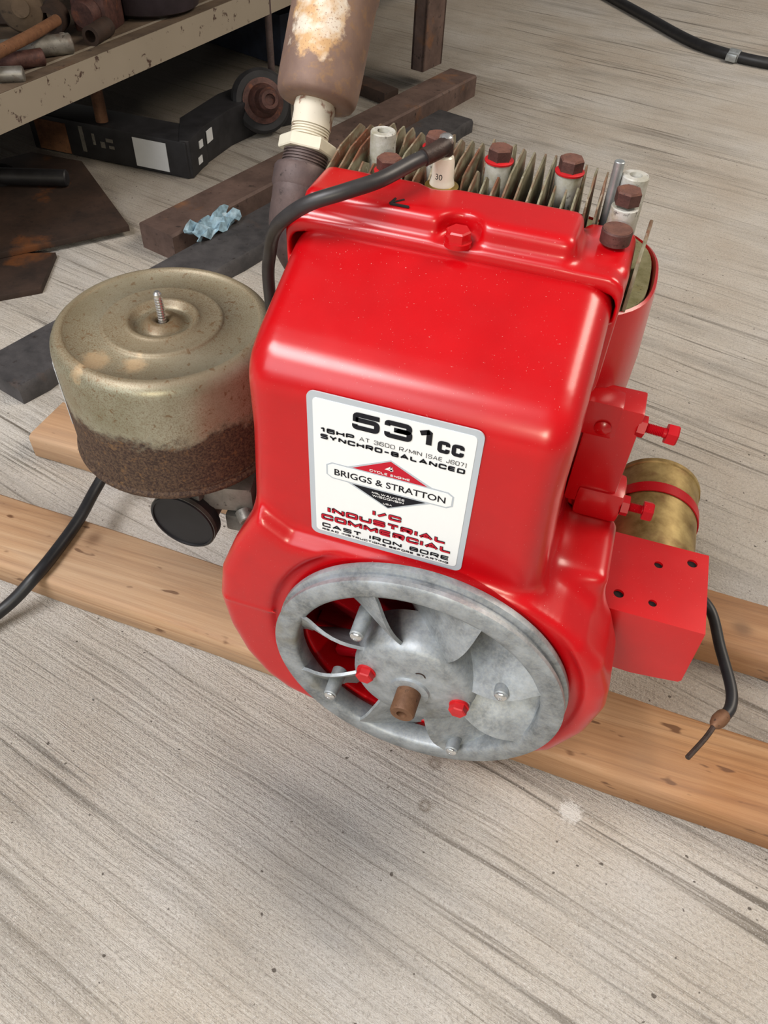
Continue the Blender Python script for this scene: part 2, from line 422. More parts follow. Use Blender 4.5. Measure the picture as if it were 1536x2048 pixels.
class MB:
    def __init__(self):
        self.v, self.f = [], []

    def add(self, verts, faces):
        o = len(self.v)
        self.v += [tuple(p) for p in verts]
        self.f += [tuple(i + o for i in f) for f in faces]
        return self

    def box(self, c, s, rz=0.0, bev=0.0, rot=None):
        bm = bmesh.new()
        bmesh.ops.create_cube(bm, size=1)
        bmesh.ops.scale(bm, vec=V(s), verts=bm.verts)
        if bev:
            bmesh.ops.bevel(bm, geom=bm.edges[:], offset=bev, segments=2, affect='EDGES', profile=0.6)
        mt = Matrix.Translation(V(c)) @ (rot if rot is not None else Matrix.Rotation(rz, 4, 'Z'))
        bmesh.ops.transform(bm, matrix=mt, verts=bm.verts)
        bm.verts.index_update()
        self.add([v.co[:] for v in bm.verts], [[v.index for v in f.verts] for f in bm.faces])
        bm.free()
        return self

    def lathe(self, prof, origin, axis, seg=32, caps=True, ph=0.0, close=False):
        # prof: (radius, distance along axis)
        a, u, w_ = frame(axis)
        o = V(origin)
        vs, fs = [], []
        for r, h in prof:
            for k in range(seg):
                t = 2 * PI * k / seg + ph
                vs.append(o + a * h + (u * math.cos(t) + w_ * math.sin(t)) * r)
        n = len(prof)
        for i in range(n - 1 if not close else n):
            j = (i + 1) % n
            for k in range(seg):
                k2 = (k + 1) % seg
                fs.append((i * seg + k, i * seg + k2, j * seg + k2, j * seg + k))
        if caps and not close:
            fs.append(tuple(range(seg))[::-1])
            fs.append(tuple((n - 1) * seg + k for k in range(seg)))
        return self.add(vs, fs)

    def cyl(self, p0, p1, r0, r1=None, seg=24, ph=0.0, bev=0.0):
        p0, p1 = V(p0), V(p1)
        L = (p1 - p0).length
        r1 = r0 if r1 is None else r1
        prof = [(r0, 0), (r1, L)]
        if bev:
            prof = [(r0 - bev, 0), (r0, bev), (r1, L - bev), (r1 - bev, L)]
        return self.lathe(prof, p0, p1 - p0, seg, True, ph)

    def tube(self, pts, r, seg=12, sub=8, caps=True):
        pts = [V(p) for p in pts]
        P = []
        n = len(pts)
        for i in range(n - 1):
            a, b, c, d = pts[max(i - 1, 0)], pts[i], pts[i + 1], pts[min(i + 2, n - 1)]
            for s in range(sub):
                t = s / sub
                P.append(0.5 * ((2 * b) + (c - a) * t + (2 * a - 5 * b + 4 * c - d) * t * t + (3 * b - a - 3 * c + d) * t ** 3))
        P.append(pts[-1])
        m = len(P)
        rr = r if callable(r) else (lambda t: r)
        up = V((0.13, 0.21, 0.97))
        vs, fs = [], []
        for i in range(m):
            d = (P[min(i + 1, m - 1)] - P[max(i - 1, 0)]).normalized()
            u = (up - d * up.dot(d)).normalized()
            up = u
            q = d.cross(u)
            R_ = rr(i / (m - 1))
            for k in range(seg):
                t = 2 * PI * k / seg
                vs.append(P[i] + (u * math.cos(t) + q * math.sin(t)) * R_)
        for i in range(m - 1):
            for k in range(seg):
                k2 = (k + 1) % seg
                fs.append((i * seg + k, i * seg + k2, (i + 1) * seg + k2, (i + 1) * seg + k))
        if caps:
            fs.append(tuple(range(seg))[::-1])
            fs.append(tuple((m - 1) * seg + k for k in range(seg)))
        return self.add(vs, fs)

    def prism(self, poly, z0, z1, fn=None):
        # poly in (a, b); extruded from z0 to z1; fn maps (a, b, c) to a point
        fn = fn or (lambda a, b, c: (a, b, c))
        n = len(poly)
        vs = [fn(a, b, z0) for a, b in poly] + [fn(a, b, z1) for a, b in poly]
        fs = [tuple(range(n))[::-1], tuple(range(n, 2 * n))]
        fs += [(i, (i + 1) % n, n + (i + 1) % n, n + i) for i in range(n)]
        return self.add(vs, fs)

    def sheet(self, grid, th):
        # grid[i][j] of points given a thickness along its normals
        n, m = len(grid), len(grid[0])
        G = np.array([[tuple(p) for p in row] for row in grid], float)
        du = np.gradient(G, axis=0)
        dv = np.gradient(G, axis=1)
        N = np.cross(du, dv)
        N /= np.linalg.norm(N, axis=2, keepdims=True) + 1e-12
        A, B = G + N * th / 2, G - N * th / 2
        vs = [tuple(p) for p in A.reshape(-1, 3)] + [tuple(p) for p in B.reshape(-1, 3)]
        q = n * m
        fs = []
        for i in range(n - 1):
            for j in range(m - 1):
                a, b, c, d = i * m + j, (i + 1) * m + j, (i + 1) * m + j + 1, i * m + j + 1
                fs.append((a, b, c, d))
                fs.append((q + d, q + c, q + b, q + a))
        ring = [i * m for i in range(n)] + [(n - 1) * m + j for j in range(1, m)] + [i * m + m - 1 for i in range(n - 2, -1, -1)] + [j for j in range(m - 2, 0, -1)]
        for a, b in zip(ring, ring[1:] + ring[:1]):
            fs.append((a, q + a, q + b, b))
        return self.add(vs, fs)

    def build(self, name, mat, parent=None, sharp=35, bev=0.0):
        me = bpy.data.meshes.new(name)
        me.from_pydata(self.v, [], self.f)
        return finish(name, me, mat, parent, sharp, bev)


def finish(name, me, mat, parent=None, sharp=35, bev=0.0):
    bm = bmesh.new()
    bm.from_mesh(me)
    bmesh.ops.recalc_face_normals(bm, faces=bm.faces)
    if bev:
        es = [e for e in bm.edges if len(e.link_faces) == 2 and e.calc_face_angle(0) > math.radians(40)]
        bmesh.ops.bevel(bm, geom=es, offset=bev, segments=2, affect='EDGES', profile=0.6, clamp_overlap=True)
    lim = math.radians(sharp)
    for e in bm.edges:
        if len(e.link_faces) == 2 and e.calc_face_angle(0) > lim:
            e.smooth = False
    for f in bm.faces:
        f.smooth = True
    bm.to_mesh(me)
    bm.free()
    o = bpy.data.objects.new(name, me)
    COL.objects.link(o)
    for mm in (mat if isinstance(mat, (list, tuple)) else [mat]):
        me.materials.append(mm)
    if parent is not None:
        o.parent = parent
        if parent.type == 'EMPTY':
            o.matrix_parent_inverse = Matrix.Translation(-parent.location)
    return o


def tag(o, label, cat, group=None, kind=None):
    if label:
        o['label'] = label
    if cat:
        o['category'] = cat
    if group:
        o['group'] = group
    if kind:
        o['kind'] = kind
    return o


def thing(name, loc, label, cat, group=None):
    o = bpy.data.objects.new(name, None)
    COL.objects.link(o)
    o.location = loc
    o.empty_display_size = 0.05
    return tag(o, label, cat, group)


# ------------------------------------------------------------------ distance fields for pressed sheet metal and castings
def nets(f, lo, hi, h):
    lo = np.array(lo, float)
    n = np.ceil((np.array(hi) - lo) / h).astype(int) + 1
    g = [lo[i] + h * np.arange(n[i]) for i in range(3)]
    Xg, Yg, Zg = np.meshgrid(*g, indexing='ij', sparse=True)
    D = np.broadcast_to(f(Xg, Yg, Zg), n).astype(np.float64)
    s = D < 0
    cn = n - 1
    acc = np.zeros(tuple(cn) + (3,))
    cnt = np.zeros(tuple(cn))
    for ax in range(3):
        o1, o2 = [a for a in range(3) if a != ax]
        for a in (0, 1):
            for b in (0, 1):
                sl = [None] * 3
                sl[ax] = slice(0, cn[ax]); sl[o1] = slice(a, a + cn[o1]); sl[o2] = slice(b, b + cn[o2])
                d0 = D[tuple(sl)]
                sl[ax] = slice(1, cn[ax] + 1)
                d1 = D[tuple(sl)]
                c = (d0 < 0) != (d1 < 0)
                t = np.where(c, d0 / np.where(c, d0 - d1, 1), 0)
                acc[..., ax] += np.where(c, t, 0)
                acc[..., o1] += np.where(c, a, 0)
                acc[..., o2] += np.where(c, b, 0)
                cnt += c
    m = cnt > 0
    idx = -np.ones(tuple(cn), int)
    idx[m] = np.arange(m.sum())
    base = np.stack(np.nonzero(m), 1)
    verts = lo + h * (base + acc[m] / cnt[m][:, None])
    quads = []
    for ax in range(3):
        o1, o2 = [a for a in range(3) if a != ax]
        sl0 = [slice(1, n[i] - 1) for i in range(3)]
        sl0[ax] = slice(0, n[ax] - 1)
        sl1 = list(sl0)
        sl1[ax] = slice(1, n[ax])
        c = s[tuple(sl0)] != s[tuple(sl1)]
        p = np.stack(np.nonzero(c), 1)
        p[:, o1] += 1
        p[:, o2] += 1
        def cell(da, db):
            q = p.copy()
            q[:, o1] -= da
            q[:, o2] -= db
            return idx[q[:, 0], q[:, 1], q[:, 2]]
        quads.append(np.stack([cell(0, 0), cell(1, 0), cell(1, 1), cell(0, 1)], 1))
    return verts, np.concatenate(quads)


def sdf_obj(name, f, lo, hi, h, mat, parent, smooth=2):
    v, q = nets(f, lo, hi, h)
    me = bpy.data.meshes.new(name)
    me.from_pydata(v.tolist(), [], q.tolist())
    if smooth:
        bm = bmesh.new()
        bm.from_mesh(me)
        for _ in range(smooth):
            bmesh.ops.smooth_vert(bm, verts=bm.verts, factor=0.5, use_axis_x=True, use_axis_y=True, use_axis_z=True)
        bm.to_mesh(me)
        bm.free()
    return finish(name, me, mat, parent, 180)


def sbox(x, y, z, c, hs, r):
    qx, qy, qz = np.abs(x - c[0]) - hs[0] + r, np.abs(y - c[1]) - hs[1] + r, np.abs(z - c[2]) - hs[2] + r
    return np.sqrt(np.maximum(qx, 0) ** 2 + np.maximum(qy, 0) ** 2 + np.maximum(qz, 0) ** 2) + np.minimum(np.maximum(np.maximum(qx, qy), qz), 0) - r


def spoly(a, b, P):
    # exact signed distance to a polygon
    P = np.array(P, float)
    d = np.full(np.broadcast(a, b).shape, 1e9)
    sg = np.ones_like(d)
    n = len(P)
    for i in range(n):
        p, q = P[i], P[i - 1]
        e = q - p
        wa, wb = a - p[0], b - p[1]
        t = np.clip((wa * e[0] + wb * e[1]) / (e @ e), 0, 1)
        d = np.minimum(d, (wa - e[0] * t) ** 2 + (wb - e[1] * t) ** 2)
        c1, c2, c3 = b >= p[1], b < q[1], e[0] * wb > e[1] * wa
        fl = (c1 & c2 & c3) | (~c1 & ~c2 & ~c3)
        sg = np.where(fl, -sg, sg)
    return sg * np.sqrt(d)


def extr(d2, dz, r):
    a, b = d2 + r, dz + r
    return np.sqrt(np.maximum(a, 0) ** 2 + np.maximum(b, 0) ** 2) + np.minimum(np.maximum(a, b), 0) - r


def smin(a, b, k):
    h = np.clip(0.5 + 0.5 * (b - a) / k, 0, 1)
    return b * (1 - h) + a * h - k * h * (1 - h)


def smax(a, b, k):
    return -smin(-a, -b, k)


# ================================================================== SETTING
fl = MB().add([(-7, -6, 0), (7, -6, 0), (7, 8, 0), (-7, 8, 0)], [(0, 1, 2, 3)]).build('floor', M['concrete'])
tag(fl, 'rough broom-finished grey concrete slab', None, kind='structure')

# ================================================================== TIMBER
DX, DN = V((math.cos(-0.0314), math.sin(-0.0314), 0)), V((-math.sin(-0.0314), math.cos(-0.0314), 0))


def board(name, org, x0, x1, wid, label):
    """org: a point on the front bottom edge at x=0."""
    o = V(org)
    m = MB()
    bm = bmesh.new()
    N = 40
    prof = [(0.004, 0), (wid - 0.004, 0), (wid, 0.004), (wid, 0.034), (wid - 0.004, 0.038), (0.006, 0.038), (0.0017, 0.0362), (0, 0.032), (0, 0.004)]
    vs, fs = [], []
    for i in range(N + 1):
        x = x0 + (x1 - x0) * i / N
        for (a, b) in prof:
            wob = 0.0007 * math.sin(x * 23 + a * 40) if 0 < i < N else 0
            vs.append(o + DX * x + DN * (a + wob) + V((0, 0, b)))
    k = len(prof)
    for i in range(N):
        for j in range(k):
            fs.append((i * k + j, i * k + (j + 1) % k, (i + 1) * k + (j + 1) % k, (i + 1) * k + j))
    fs.append(tuple(range(k))[::-1])
    fs.append(tuple(N * k + j for j in range(k)))
    m.add(vs, fs)
    ob = m.build(name, M['wood'], None, 50)
    return tag(ob, label, 'timber', 'pine boards under the engine')


board('timber_board', (0, 0.0225, 0), -0.80, 0.85, 0.089, 'pine board nearest the fan, crossed by the thick black rubber hose')
board('timber_board', (0, 0.2045, 0), -0.535, 0.85, 0.076, 'pine board whose sawn end shows beneath the round air cleaner')

# ================================================================== ENGINE
ENG = thing('engine', (0.03, 0.15, 0.038), 'red single-cylinder stationary engine with a white decal resting on two pine boards', 'engine')

# --- blower housing
CX, CZ = 0.0376, 0.172
SCROLL = [(-0.0945, 0.294), (-0.104, 0.280), (-0.119, 0.252), (-0.134, 0.214), (-0.1395, 0.178), (-0.1345, 0.139), (-0.123, 0.103), (-0.105, 0.074), (-0.084, 0.057),
          (-0.0595, 0.0495), (-0.03, 0.043), (0.03, 0.0405), (0.085, 0.046), (0.128, 0.062), (0.1605, 0.092), (0.178, 0.135), (0.184, 0.175), (0.181, 0.198), (0.170, 0.226),
          (0.152, 0.246), (0.132, 0.260), (0.108, 0.272), (0.075, 0.2775), (-0.07, 0.2775)]
UP = [(0.036, 0.20), (0.036, 0.398), (0.0424, 0.4015), (0.100, 0.4260), (0.100, 0.20)]


def f_housing(x, y, z):
    prof = spoly(y, z, UP) - 0.036
    xw = 0.1045 + 0.006 * np.clip((0.36 - z) / 0.1, 0, 1)
    u = extr(prof, np.abs(x - 0.003) - xw, 0.020)
    u = np.maximum(u, y - 0.105)
    sc = spoly(x, z, SCROLL)
    # rounded front rim and a shallow raised face around the opening
    s = extr(sc, np.maximum(-0.012 - y, y - 0.055), 0.0125)
    rr = np.sqrt((x - CX) ** 2 + (z - CZ) ** 2)
    s = smax(s, -(extr(rr - 0.1265, np.maximum(-0.05 - y, y + 0.0075), 0.003)), 0.004)
    sh = sbox(x, y, z, (0.122, 0.072, 0.225), (0.036, 0.034, 0.045), 0.008)
    d = smin(u, s, 0.009)
    d = smin(d, sh, 0.016)
    d = np.minimum(d, np.maximum(sbox(x, y, z, (-0.112, -0.0118, 0.1815), (0.03, 0.0015, 0.0012), 0.001), np.maximum(0.121 - rr, sc + 0.006)))
    cav = np.maximum(rr - 0.0985, np.maximum(-0.2 - y, y - 0.038))
    return np.maximum(d, -cav)


HOUS = sdf_obj('blower_housing', f_housing, (-0.15, -0.024, 0.03), (0.20, 0.118, 0.478), 0.0024, M['red'], ENG, 2)

# --- flywheel seen through the fan
fw = MB()
fw.lathe([(0.0, 0), (0.104, 0), (0.104, 0.006), (0.0, 0.006)], (CX, 0.026, CZ), (0, -1, 0), 48)
FW = fw.build('flywheel', M['redflat'], ENG)
for k in range(14):
    a = 2 * PI * k / 14 + 0.2
    b = MB().box((0, 0, 0), (0.040, 0.016, 0.010), 0, 0.002)
    R_ = Matrix.Translation(V((CX, 0.0165, CZ))) @ Matrix.Rotation(a, 4, 'Y') @ Matrix.Translation(V((0.078, 0, 0))) @ Matrix.Rotation(0.35, 4, 'Y')
    b.v = [tuple(R_ @ V(p)) for p in b.v]
    b.build('vane', M['redflat'], FW)

# --- fan (screen)
YF = -0.030
ring = MB()
ring.lathe([(0.0985, 0.016), (0.0985, 0.003), (0.1000, 0.0008), (0.1025, 0.0), (0.1150, 0.0), (0.1168, 0.0015), (0.1168, 0.005), (0.1130, 0.0068), (0.1130, 0.0108), (0.1178, 0.0128), (0.1182, 0.0160),
            (0.1172, 0.0185), (0.1, 0.0185)], (CX, YF, CZ), (0, 1, 0), 96, close=True)
FAN = ring.build('fan_screen', M['cast'], ENG, 40)
hub = MB()
hub.lathe([(0.0, -0.0075), (0.020, -0.0075), (0.024, -0.0062), (0.030, -0.0055), (0.0445, -0.004), (0.0480, -0.0005), (0.0500, 0.006), (0.052, 0.03), (0.0, 0.03)], (CX, YF, CZ), (0, 1, 0), 64)
hub.lathe([(0.016, -0.0070), (0.0155, -0.0098), (0.0125, -0.0105), (0.009, -0.0105), (0.009, -0.0070)], (CX, YF, CZ), (0, 1, 0), 40, close=True)
hub.build('hub', M['cast'], FAN, 40)
for k in range(8):
    th0 = math.radians(20 + 45 * k)
    span = math.radians(45)
    g = []
    for i in range(13):
        s = i / 12
        row = []
        for j in range(9):
            t = j / 8
            r = 0.046 + (0.1015 - 0.046) * t
            th = th0 + span * s * (0.98 - 0.20 * t) - 0.10 * (1 - t) * (1 - s)
            ease = s ** 1.25
            fwd = -0.0065 * math.sin(PI * min(1, t * 1.05)) * (1 - s) ** 1.5
            y = YF + 0.0015 + 0.042 * ease * (0.95 - 0.30 * t ** 3) + fwd
            row.append((CX + r * math.cos(th), y, CZ + r * math.sin(th)))
        g.append(row)
    MB().sheet(g, 0.0026).build('blade', M['cast'], FAN, 60)
for (x, z) in ((-0.008, 0.221), (-0.030, 0.121), (0.105, 0.200), (0.079, 0.092)):
    p = MB()
    p.cyl((x, YF + 0.020, z), (x, YF - 0.006, z), 0.0066, 0.0056, 20, bev=0.0008)
    P_ = p.build('screw_post', M['cast'], FAN)
    s = MB()
    s.lathe([(0.0046, 0), (0.0046, 0.0012), (0.0034, 0.0024), (0.0013, 0.0028), (0.001, 0.0016), (0, 0.0016)], (x, YF - 0.0058, z), (0, -1, 0), 20)
    s.build('screw', M['chrome'], FAN)
for (x, z) in ((0.001, 0.175), (0.077, 0.167)):
    p = MB().cyl((x, YF + 0.030, z), (x, YF - 0.004, z), 0.0098, 0.0086, 24, bev=0.001)
    p.build('bolt_post', M['cast'], FAN)
    b = MB()
    b.cyl((x, YF - 0.004, z), (x, YF - 0.0062, z), 0.0080, 0.0080, 24)
    b.lathe([(0.0072, 0), (0.0072, 0.0050), (0.0062, 0.0060)], (x, YF - 0.0062, z), (0, -1, 0), 6)
    b.build('bolt', M['washer'], FAN)['label'] = 'red painted hex bolt'
MB().lathe([(0.0046, 0), (0.0046, 0.0012), (0.0034, 0.0012), (0.0034, 0.0004), (0, 0.0004)], (CX + 0.006, YF - 0.0052, 0.193), (0, -1, 0), 20).build('threaded_hole', M['boot'], FAN)
sh = MB()
sh.lathe([(0.0098, 0), (0.0098, 0.0215), (0.0088, 0.0230), (0.0042, 0.0230), (0.0036, 0.017), (0, 0.017)], (CX, YF - 0.0068, CZ), (0, -1, 0), 36)
sh.build('shaft', M['shaft'], FAN)

# --- decal
def dmap(a, b, c):
    return (a, c, b)


def rrect(x0, z0, x1, z1, r, n=6):
    P = []
    for (cx, cz, a0) in ((x1 - r, z1 - r, 0), (x0 + r, z1 - r, 90), (x0 + r, z0 + r, 180), (x1 - r, z0 + r, 270)):
        for i in range(n + 1):
            a = math.radians(a0 + 90 * i / n)
            P.append((cx + r * math.cos(a), cz + r * math.sin(a)))
    return P


YD = -0.0006
DEC = MB().prism(rrect(-0.0555, 0.2832, 0.0555, 0.4122, 0.0055), 0.0004, YD, dmap).build('decal', M['decalgrey'], ENG, 30)
DEC['label'] = 'white maker decal with silver border'
MB().prism(rrect(-0.0515, 0.2875, 0.0515, 0.4078, 0.0030), YD, YD - 0.0003, dmap).build('white_panel', M['decal'], DEC, 30)


def flat(name, poly, mat, lvl):
    MB().prism(poly, YD - 0.0003, YD - 0.0003 - 0.00012 * lvl, dmap).build(name, mat, DEC, 30)


LOGO = [(-0.0432, 0.3545), (-0.0392, 0.3574), (-0.0282, 0.3574), (0.0003, 0.3723), (0.0284, 0.3576), (0.0392, 0.3574), (0.0432, 0.3545), (0.0432, 0.3457), (0.0392, 0.3428), (0.0284, 0.3428), (0.0003, 0.3277),
        (-0.0282, 0.3428), (-0.0392, 0.3430), (-0.0432, 0.3458)]
flat('emblem_outline', LOGO, M['decalgrey'], 1)
flat('emblem_band', [(-0.0420, 0.3540), (-0.0387, 0.3562), (0.0387, 0.3562), (0.0420, 0.3540), (0.0420, 0.3462), (0.0387, 0.3440), (-0.0387, 0.3440), (-0.0420, 0.3462)], M['decal'], 2)
flat('emblem_red_roof', [(-0.0250, 0.3574), (0.0003, 0.3711), (0.0252, 0.3574)], M['inkred'], 2)
flat('emblem_black_base', [(-0.0250, 0.3427), (0.0252, 0.3427), (0.0003, 0.3288)], M['ink'], 2)


def text(body, x0, x1, z0, z1, mat, off=0.0, lvl=3, spacing=1.0, shear=0.0, grow=0.0):
    cu = bpy.data.curves.new('t', 'FONT')
    cu.body = body
    cu.offset = off
    cu.space_character = spacing
    cu.extrude = 0.0
    cu.resolution_u = 4
    o = bpy.data.objects.new('t', cu)
    COL.objects.link(o)
    bpy.context.view_layer.update()
    me = bpy.data.meshes.new_from_object(o.evaluated_get(bpy.context.evaluated_depsgraph_get()))
    bpy.data.objects.remove(o)
    n = len(me.vertices)
    co = np.empty(n * 3)
    me.vertices.foreach_get('co', co)
    co = co.reshape(-1, 3)
    a, b = co.min(0), co.max(0)
    out = np.empty_like(co)
    out[:, 0] = x0 - grow + (co[:, 0] - a[0]) / (b[0] - a[0]) * (x1 - x0 + 2 * grow)
    out[:, 2] = z0 - grow + (co[:, 1] - a[1]) / (b[1] - a[1]) * (z1 - z0 + 2 * grow)
    out[:, 1] = YD - 0.0003 - 0.00012 * lvl
    me.vertices.foreach_set('co', out.ravel())
    me.materials.append(mat)
    # one object per letter (letters do not touch each other)
    bm = bmesh.new()
    bm.from_mesh(me)
    seen = set()
    for v0 in bm.verts:
        if v0.index in seen:
            continue
        st, isl = [v0], []
        seen.add(v0.index)
        while st:
            q = st.pop()
            isl.append(q)
            for e in q.link_edges:
                r_ = e.other_vert(q)
                if r_.index not in seen:
                    seen.add(r_.index)
                    st.append(r_)
        mp = {v.index: i for i, v in enumerate(isl)}
        fs = {f.index: f for v in isl for f in v.link_faces}
        MB().add([v.co[:] for v in isl], [[mp[v.index] for v in f.verts] for f in fs.values()]).build('letter', mat, DEC, 180)
    bm.free()


GL = {'A': (1.15, [[(0, 0), (.5, 1), (1, 0)], [(.2, .30), (.8, .30)]]), 'B': (1, [[(0, 0), (0, 1), (.96, 1), (.96, .5), (0, .5)], [(.5, .5), (1, .5), (1, 0), (0, 0)]]),
      'C': (1, [[(1, .68), (1, 1), (0, 1), (0, 0), (1, 0), (1, .32)]]), 'D': (1, [[(0, 0), (0, 1), (1, 1), (1, 0), (0, 0)]]), 'E': (.95, [[(1, 1), (0, 1), (0, 0), (1, 0)], [(0, .5), (.95, .5)]]),
      'G': (1, [[(1, .72), (1, 1), (0, 1), (0, 0), (1, 0), (1, .45), (.5, .45)]]), 'H': (1, [[(0, 0), (0, 1)], [(1, 0), (1, 1)], [(0, .5), (1, .5)]]), 'I': (.02, [[(.5, 0), (.5, 1)]]),
      'F': (.9, [[(1, 1), (0, 1), (0, 0)], [(0, .5), (.9, .5)]]),
      'J': (.8, [[(1, 1), (1, 0), (0, 0), (0, .3)]]), 'L': (.9, [[(0, 1), (0, 0), (1, 0)]]), 'M': (1.25, [[(0, 0), (0, 1)], [(0, 1), (.5, .15), (1, 1)], [(1, 1), (1, 0)]]),
      'N': (1.05, [[(0, 0), (0, 1)], [(0, 1), (1, 0)], [(1, 0), (1, 1)]]), 'O': (1, [[(.5, 0), (0, 0), (0, 1), (1, 1), (1, 0), (.5, 0)]]), 'P': (1, [[(0, 0), (0, 1)], [(0, 1), (1, 1), (1, .42), (0, .42)]]),
      'R': (1, [[(0, 0), (0, 1)], [(0, 1), (.98, 1), (.98, .42), (0, .42)], [(.5, .42), (1, 0)]]), 'S': (1, [[(.98, .84), (.98, 1), (0, 1), (0, .52), (1, .52), (1, 0), (.02, 0), (.02, .18)]]),
      'T': (1, [[(0, 1), (1, 1)], [(.5, 1), (.5, 0)]]), 'U': (1, [[(0, 1), (0, 0), (1, 0), (1, 1)]]), 'W': (1.5, [[(0, 1), (.25, 0), (.5, .9), (.75, 0), (1, 1)]]), 'Y': (1.05, [[(0, 1), (.5, .45), (1, 1)], [(.5, .45), (.5, 0)]]),
      'K': (1, [[(0, 0), (0, 1)], [(0, .45), (1, 1)], [(.35, .62), (1, 0)]]),
      '0': (1, [[(.5, 0), (0, 0), (0, 1), (1, 1), (1, 0), (.5, 0)]]), '1': (.5, [[(0, .78), (.8, 1)], [(.8, 1), (.8, 0)]]), '3': (1, [[(0, .74), (0, 1), (.97, 1), (.97, .52), (.3, .52)], [(.5, .52), (1, .52), (1, 0), (0, 0), (0, .26)]]),
      '4': (1, [[(.72, 0), (.72, 1)], [(.72, 1), (0, .3), (1, .3)]]), '5': (1, [[(1, 1), (.03, 1), (.03, .58)], [(.03, .60), (1, .60), (1, 0), (0, 0), (0, .24)]]), '6': (1, [[(1, .78), (1, 1), (0, 1), (0, 0), (1, 0), (1, .56), (0, .56)]]),
      '7': (.95, [[(0, 1), (1, 1), (.35, 0)]]), '/': (.7, [[(0, 0), (1, 1)]]), '-': (.7, [[(0, .47), (1, .47)]]), '(': (.18, [[(1, 1.08), (0, 1.08), (0, -.08), (1, -.08)]]), ')': (.18, [[(0, 1.08), (1, 1.08), (1, -.08), (0, -.08)]]),
      'c': (1, [[(1, .66), (1, 1), (0, 1), (0, 0), (1, 0), (1, .34)]]), ' ': (.45, [])}


def rounded(P, r):
    out = [P[0]]
    for i in range(1, len(P) - 1):
        a, b, c = (np.array(p) for p in P[i - 1:i + 2])
        la, lc = np.linalg.norm(a - b), np.linalg.norm(c - b)
        cosv = abs(np.dot(a - b, c - b) / (la * lc))
        if cosv > 0.5:
            out.append(P[i])
            continue
        q = min(r, la * 0.5, lc * 0.5)
        p0, p2 = b + (a - b) / la * q, b + (c - b) / lc * q
        for k in range(5):
            t = k / 4
            out.append(tuple((1 - t) ** 2 * p0 + 2 * t * (1 - t) * b + t * t * p2))
    out.append(P[-1])
    return out


def stroke(P, t, ext=0.0):
    P = [np.array(p, float) for p in P]
    if ext:
        P[0] = P[0] + (P[0] - P[1]) / np.linalg.norm(P[0] - P[1]) * ext
        P[-1] = P[-1] + (P[-1] - P[-2]) / np.linalg.norm(P[-1] - P[-2]) * ext
    n = len(P)
    closed = np.linalg.norm(P[0] - P[-1]) < 1e-9
    L, R_ = [], []
    for i in range(n):
        d0 = P[i] - P[i - 1] if i else ((P[0] - P[-2]) if closed else P[1] - P[0])
        d1 = P[i + 1] - P[i] if i < n - 1 else ((P[1] - P[0]) if closed else P[-1] - P[-2])
        d0, d1 = d0 / np.linalg.norm(d0), d1 / np.linalg.norm(d1)
        n0, n1 = np.array((-d0[1], d0[0])), np.array((-d1[1], d1[0]))
        m = n0 + n1
        m = m / (np.linalg.norm(m) + 1e-9)
        k = min(1 / max(m @ n0, 0.3), 1.7) * t / 2
        L.append(P[i] + m * k)
        R_.append(P[i] - m * k)
    return L, R_


def wide(body, x0, x1, z0, z1, t, mat, lvl=3, gap=0.42, grow=0.0, rad=0.22):
    """extended square lettering drawn as strokes of thickness t"""
    h = z1 - z0 - t
    ws = [GL[ch][0] for ch in body]
    n = len(body)
    # x1 - x0 = sum(ws) * u + n * t + (n - 1) * gap * u * 0.5
    u = (x1 - x0 - n * t) / (sum(ws) + (n - 1) * gap * 0.5)
    m = MB()
    x = x0 + t / 2
    y = YD - 0.0003 - 0.00012 * lvl
    for ch, w_ in zip(body, ws):
        first = len(m.v)
        for st_ in GL[ch][1]:
            P = [(x + a * w_ * u, z0 + t / 2 + b * h) for a, b in st_]
            if ch not in 'AMNKWY':
                P = rounded(P, rad * h)
            L, R_ = stroke(P, t + 2 * grow, grow + (t * 0.42 if ch in '5' and len(st_) == 3 else 0) + (t * 0.0))
            k = len(L)
            prev = len(m.v)
            m.add([(p[0], y, p[1]) for p in L] + [(p[0], y, p[1]) for p in R_], [(i, i + 1, k + i + 1, k + i) for i in range(k - 1)])
            if prev > first:
                a_ = np.array(m.v[first:prev])
                q = (np.array(m.v[prev]) + np.array(m.v[prev + k])) / 2
                m.f.append((prev, prev + k, first + int(np.argmin(((a_ - q) ** 2).sum(1)))))
        x += w_ * u + t + gap * u * 0.5
        if z1 - z0 > 0.0030 and t > 0.001 and m.v:
            m.build('letter', mat, DEC, 180)
            m = MB()
    if m.v:
        m.build('lettering', mat, DEC, 180)['kind'] = 'stuff'


K = M['ink']
wide('531', -0.0257, 0.0262, 0.3909, 0.4046, 0.0036, K)
wide('cc', 0.0285, 0.0450, 0.3890, 0.3985, 0.0027, K)
wide('16HP', -0.0467, -0.0242, 0.3818, 0.3858, 0.00115, K)
wide('AT 3600 R/MIN', -0.0208, 0.0195, 0.3823, 0.3856, 0.00038, K, gap=0.55)
wide('(SAE J607)', 0.0222, 0.0475, 0.3822, 0.3855, 0.00038, K, gap=0.55)
wide('SYNCHRO-BALANCED', -0.0467, 0.0474, 0.3763, 0.3804, 0.0012, K)
text('BRIGGS & STRATTON', -0.0374, 0.0380, 0.3470, 0.3526, K, 0.012, 4)
wide('4', -0.0030, 0.0030, 0.3622, 0.3674, 0.0014, M['inkwhite'], 4)
wide('CYCLE ENGINE', -0.0133, 0.0137, 0.3586, 0.3606, 0.00045, M['inkwhite'], 4)
wide('MILWAUKEE', -0.0112, 0.0114, 0.3390, 0.3409, 0.00042, M['inkwhite'], 4)
wide('WISCONSIN', -0.0108, 0.0109, 0.3363, 0.3382, 0.00042, M['inkwhite'], 4)
